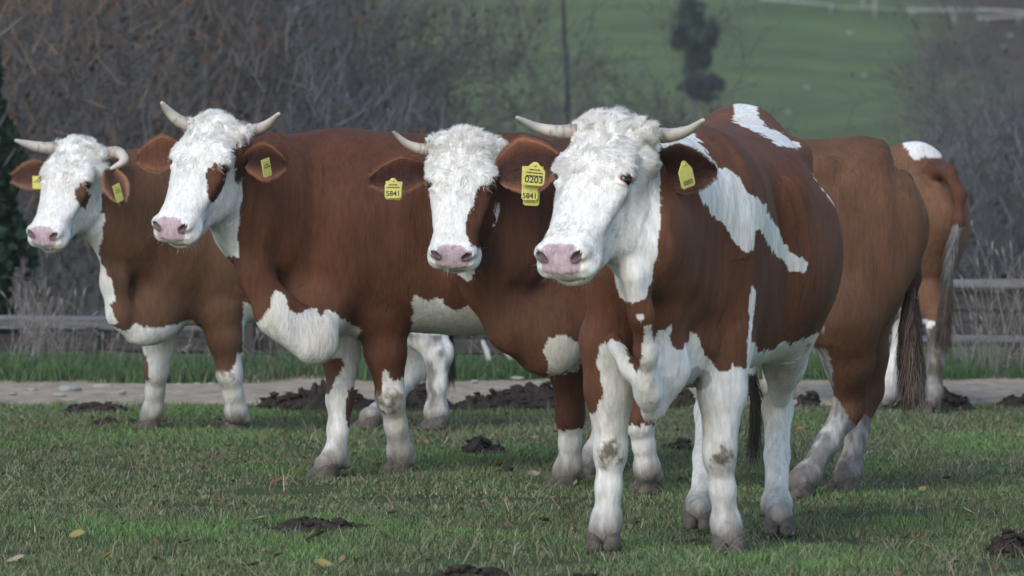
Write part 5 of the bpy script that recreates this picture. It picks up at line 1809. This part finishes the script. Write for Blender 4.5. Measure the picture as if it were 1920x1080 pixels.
def cow_c():
    c = Cow('cow facing the camera with a yellow tag in both ears and one horn', (1.0, 23.8, 0), .0095, .0055)
    c.ff = unit(np.array([-.75, -.7, 0.])); c.lf = unit(np.cross(Z3, c.ff))
    st = [(0, .24, .28, .17), (.08, .35, .40, .24), (.2, .42, .42, .28), (.35, .42, .42, .33), (.5, .38, .42, .37),
          (.65, .375, .40, .37), (.78, .365, .36, .34), (.9, .385, .30, .28), (1, .39, .27, .2)]
    c.trunk(at(985, 465, 23.75), at(1694, 440, 23.65), st, rumen=.9, cap=(.20, .07))
    c.head(at(872, 250, 23.28), at(842, 476, 23.06), face=(-.14, -1, 0))
    c.neck([(at(1050, 420, 23.85), .34, .7), (at(955, 370, 23.6), .24, .7), (c.HW(0, .12, -.185), .125, .85)])
    c.neck([(at(1040, 530, 23.75), .25, .7), (at(935, 470, 23.5), .15, .7), (c.HW(0, .24, -.235), .085, .8)])
    c.fold([at(893, 480, 23.45), at(915, 540, 23.5), at(960, 610, 23.5), at(1010, 650, 23.55)], [.06, .07, .08, .10], c.left, .6, .06)
    c.s.ell(c.P(at(1035, 620, 23.6)), (.13, .15, .17), .08, 'body')
    c.foreleg('leg_a', at(1180, 610, 23.55), at(1200, 790, 23.5), at(1213, 880, 23.55), at(1216, 926, 23.6), .98, at(1150, 500, 23.6))
    c.foreleg('leg_b', at(1066, 620, 23.9), at(1070, 780, 23.95), at(1066, 878, 24.0), at(1058, 916, 24.0), 1.0, at(1070, 520, 23.85))
    c.hindleg('leg_c', at(1640, 430, 23.55), at(1580, 585, 23.4), at(1588, 770, 23.6), at(1512, 895, 23.45), at(1497, 934, 23.4), 1.05)
    c.hindleg('leg_d', at(1640, 430, 23.85), at(1600, 590, 23.85), at(1622, 745, 23.9), at(1592, 882, 23.8), at(1583, 926, 23.72), 1.0)
    c.s.chain([c.P(at(1660, 335, 23.74)), c.P(at(1690, 340, 23.62)), c.P(at(1704, 420, 23.57)), c.P(at(1712, 520, 23.58)), c.P(at(1708, 600, 23.56))], [.03, .026, .024, .022, .02], .05, 'tail')

    def colour(s, W, px, py, grp):
        C = brown_body(s, W, 4, BROWN * .8, RUST * 1.05)
        isb = grp != 'head'
        C[isb & (W[:, 1] < 24.2) & in_poly(px, py, [(1016, 655), (1034, 634), (1059, 630), (1088, 641), (1100, 669), (1080, 694), (1062, 694), (1023, 706), (1029, 683)])] = CREAM * .9
        a = np.isin(grp, ['leg_a']) & (py > 799); b = (grp == 'leg_b') & (py > 806)
        C[a | b] = WHITE
        h1 = (grp == 'leg_c') & in_poly(px, py, [(1400, 1000), (1544, 600), (1549, 653), (1561, 690), (1561, 738), (1580, 767), (1595, 790), (1610, 800), (1610, 1000)])
        h2 = (grp == 'leg_d') & (py > 770 - np.abs(px - 1613) * -.6)
        blend_leg(C, W, a | b, WHITE, DIRT, .3, 3)
        blend_leg(C, W, h1 | h2, WHITE * .62, GREYHAIR * .45, .75, 5)
        C[~isb] = WHITE
        C[(~isb) & in_poly(px, py, [(960, 320), (918, 335), (897, 348), (889, 364), (888, 379), (880, 401), (873, 423), (873, 442), (883, 458), (895, 467), (915, 449), (926, 414), (928, 395), (931, 376), (960, 370)])] = BROWN * .9
        C[(~isb) & in_poly(px, py, [(770, 335), (801, 345), (803, 400), (805, 440), (790, 450), (770, 400)])] = BROWN
        C[(grp == 'neck') & in_poly(px, py, [(845, 500), (900, 460), (895, 500), (880, 530), (860, 520)])] = WHITE
        C[grp == 'tail'] = DARKBROWN * 1.3
        return C
    c.finish(colour, 24000, 34000, 4)
    c.horn([at(812, 281, 23.38), at(788, 279, 23.38), at(762, 269, 23.36), at(737, 247, 23.32)], .026, .75, 7)
    c.ear(at(805, 322, 23.45), at(693, 330, 23.45), (-.05, -1, .15), .155, BROWN * 1.1, DARKBROWN, seed=10, hair=500)
    c.ear(at(930, 325, 23.25), at(1050, 290, 23.2), (.05, -1, .25), .24, BROWN * 1.5, DARKBROWN * 1.0, seed=11, hair=500, cup=.3)
    c.ear_tag(at(739, 340, 23.33), .066, .074, R(4), R(-3), None, False, 0)
    c.ear_tag(at(737, 334, 23.31), .066, .080, 0, 0, '5841', True, 2, tsize=.44)
    c.ear_tag(at(997, 358, 23.09), .064, .058, R(4), R(-3), None, False, 0)
    c.ear_tag(at(994, 344, 23.07), .064, .066, 0, R(-2), '5841', False, 0, tsize=.46)
    c.ear_tag(at(1004, 304, 23.04), .083, .092, 0, R(-5), '0203', True, 3, tsize=.44)
    c.ear_tag(at(999, 312, 23.06), .083, .080, R(4), R(-2), None, False, 0)
    c.tail_switch([at(1710, 540, 23.56), at(1706, 640, 23.54), at(1712, 740, 23.52)], .02, .05, DARKBROWN * .8 + .008, np.array([.13, .10, .078]), 2200, (.06, .16), 4, 'tail_switch', .0045)
    return c


def cow_e():
    c = Cow('rearmost cow showing only its rump with a white patch above the tail', (1.95, 30.8, 0), .0115, .008)
    c.ff = unit(np.array([-.6, .8, 0.])); c.lf = unit(np.cross(Z3, c.ff))
    st = [(0, .22, .28, .15), (.08, .33, .38, .22), (.2, .38, .42, .27), (.35, .38, .42, .32), (.5, .37, .44, .36),
          (.65, .38, .42, .36), (.78, .40, .36, .32), (.9, .42, .30, .24), (1, .40, .26, .17)]
    c.trunk(at(1470, 425, 31.9), at(1748, 418, 30.65), st, cap=(.20, .08))
    c.neck([(at(1480, 400, 31.9), .30, .7), (at(1440, 380, 32.2), .22, .7), (at(1415, 400, 32.45), .14, .85)])
    c.foreleg('leg_a', at(1480, 560, 31.6), at(1478, 660, 31.6), at(1472, 735, 31.6), at(1470, 762, 31.6), 1.0, at(1480, 480, 31.7))
    c.foreleg('leg_b', at(1450, 560, 31.9), at(1448, 660, 31.9), at(1445, 735, 31.9), at(1442, 757, 31.9), 1.0, at(1450, 480, 31.9))
    c.hindleg('leg_c', at(1745, 410, 30.7), at(1715, 530, 30.9), at(1758, 615, 30.5), at(1750, 735, 30.45), at(1744, 776, 30.4), 1.0)
    c.hindleg('leg_d', at(1760, 410, 31.0), at(1735, 530, 31.2), at(1695, 620, 30.95), at(1664, 740, 30.8), at(1653, 778, 30.75), 1.0)
    c.head(at(1410, 385, 32.5), at(1380, 520, 32.75), face=(-.6, .8, 0))
    c.s.chain([c.P(at(1738, 318, 30.72)), c.P(at(1780, 325, 30.48)), c.P(at(1799, 365, 30.42)), c.P(at(1797, 415, 30.38)), c.P(at(1785, 470, 30.36)), c.P(at(1775, 560, 30.36))], [.03, .032, .030, .026, .018, .014], .05, 'tail')

    def colour(s, W, px, py, grp):
        C = brown_body(s, W, 5, RUST, RUST * 1.05)
        isb = grp != 'head'
        C[in_poly(px, py, [(1693, 272), (1690, 240), (1770, 240), (1782, 272), (1775, 284), (1755, 298), (1736, 292), (1724, 300), (1712, 298), (1704, 282)])] = WHITE
        for q in ((1723, 410, 8, 8), (1722, 448, 6, 14), (1740, 606, 12, 8)): C[isb & spot(px, py, *q)] = WHITE
        m = (grp == 'leg_c') & (py > 612)
        blend_leg(C, W, m, GREYHAIR * .9, MUD, .8, 5)
        m = np.isin(grp, ['leg_d', 'leg_a', 'leg_b']) & (py > 520)
        blend_leg(C, W, m, WHITE * .9, DIRT, .3, 5)
        m = (grp == 'tail') & (py > 425) & (py < 470)
        C[m] = GREYHAIR * .6
        C[(grp == 'tail') & (py >= 470)] = MUD
        m = (grp == 'tail') & (py <= 425)
        C[m] = BROWN * .9
        C[~isb] = WHITE
        return C
    c.finish(colour, 3000, 6000, 5)
    c.horn([at(1395, 385, 32.5), at(1370, 380, 32.5), at(1350, 365, 32.5)], .028)
    c.horn([at(1430, 390, 32.55), at(1440, 385, 32.8), at(1430, 365, 32.95)], .028)
    c.ear(at(1400, 410, 32.45), at(1360, 420, 32.4), (.5, -.8, 0), .14, BROWN)
    c.ear(at(1430, 410, 32.55), at(1450, 415, 32.75), (.5, -.8, 0), .14, BROWN)
    c.tail_switch([at(1795, 420, 30.36), at(1783, 480, 30.34), at(1776, 560, 30.34)], .02, .022, GREYHAIR * .6, GREYHAIR * .25, 420, (.05, .14), 5, 'tail_switch', .004)
    c.tail_switch([at(1780, 520, 30.34), at(1772, 590, 30.32), at(1768, 650, 30.3)], .02, .04, MUD * 1.1, MUD * .7, 900, (.06, .14), 6)
    return c


COWS = [cow_near, cow_b, cow_a, cow_c, cow_e]
ONLY = os.environ.get('COWS') if False else None
for f in COWS: f()
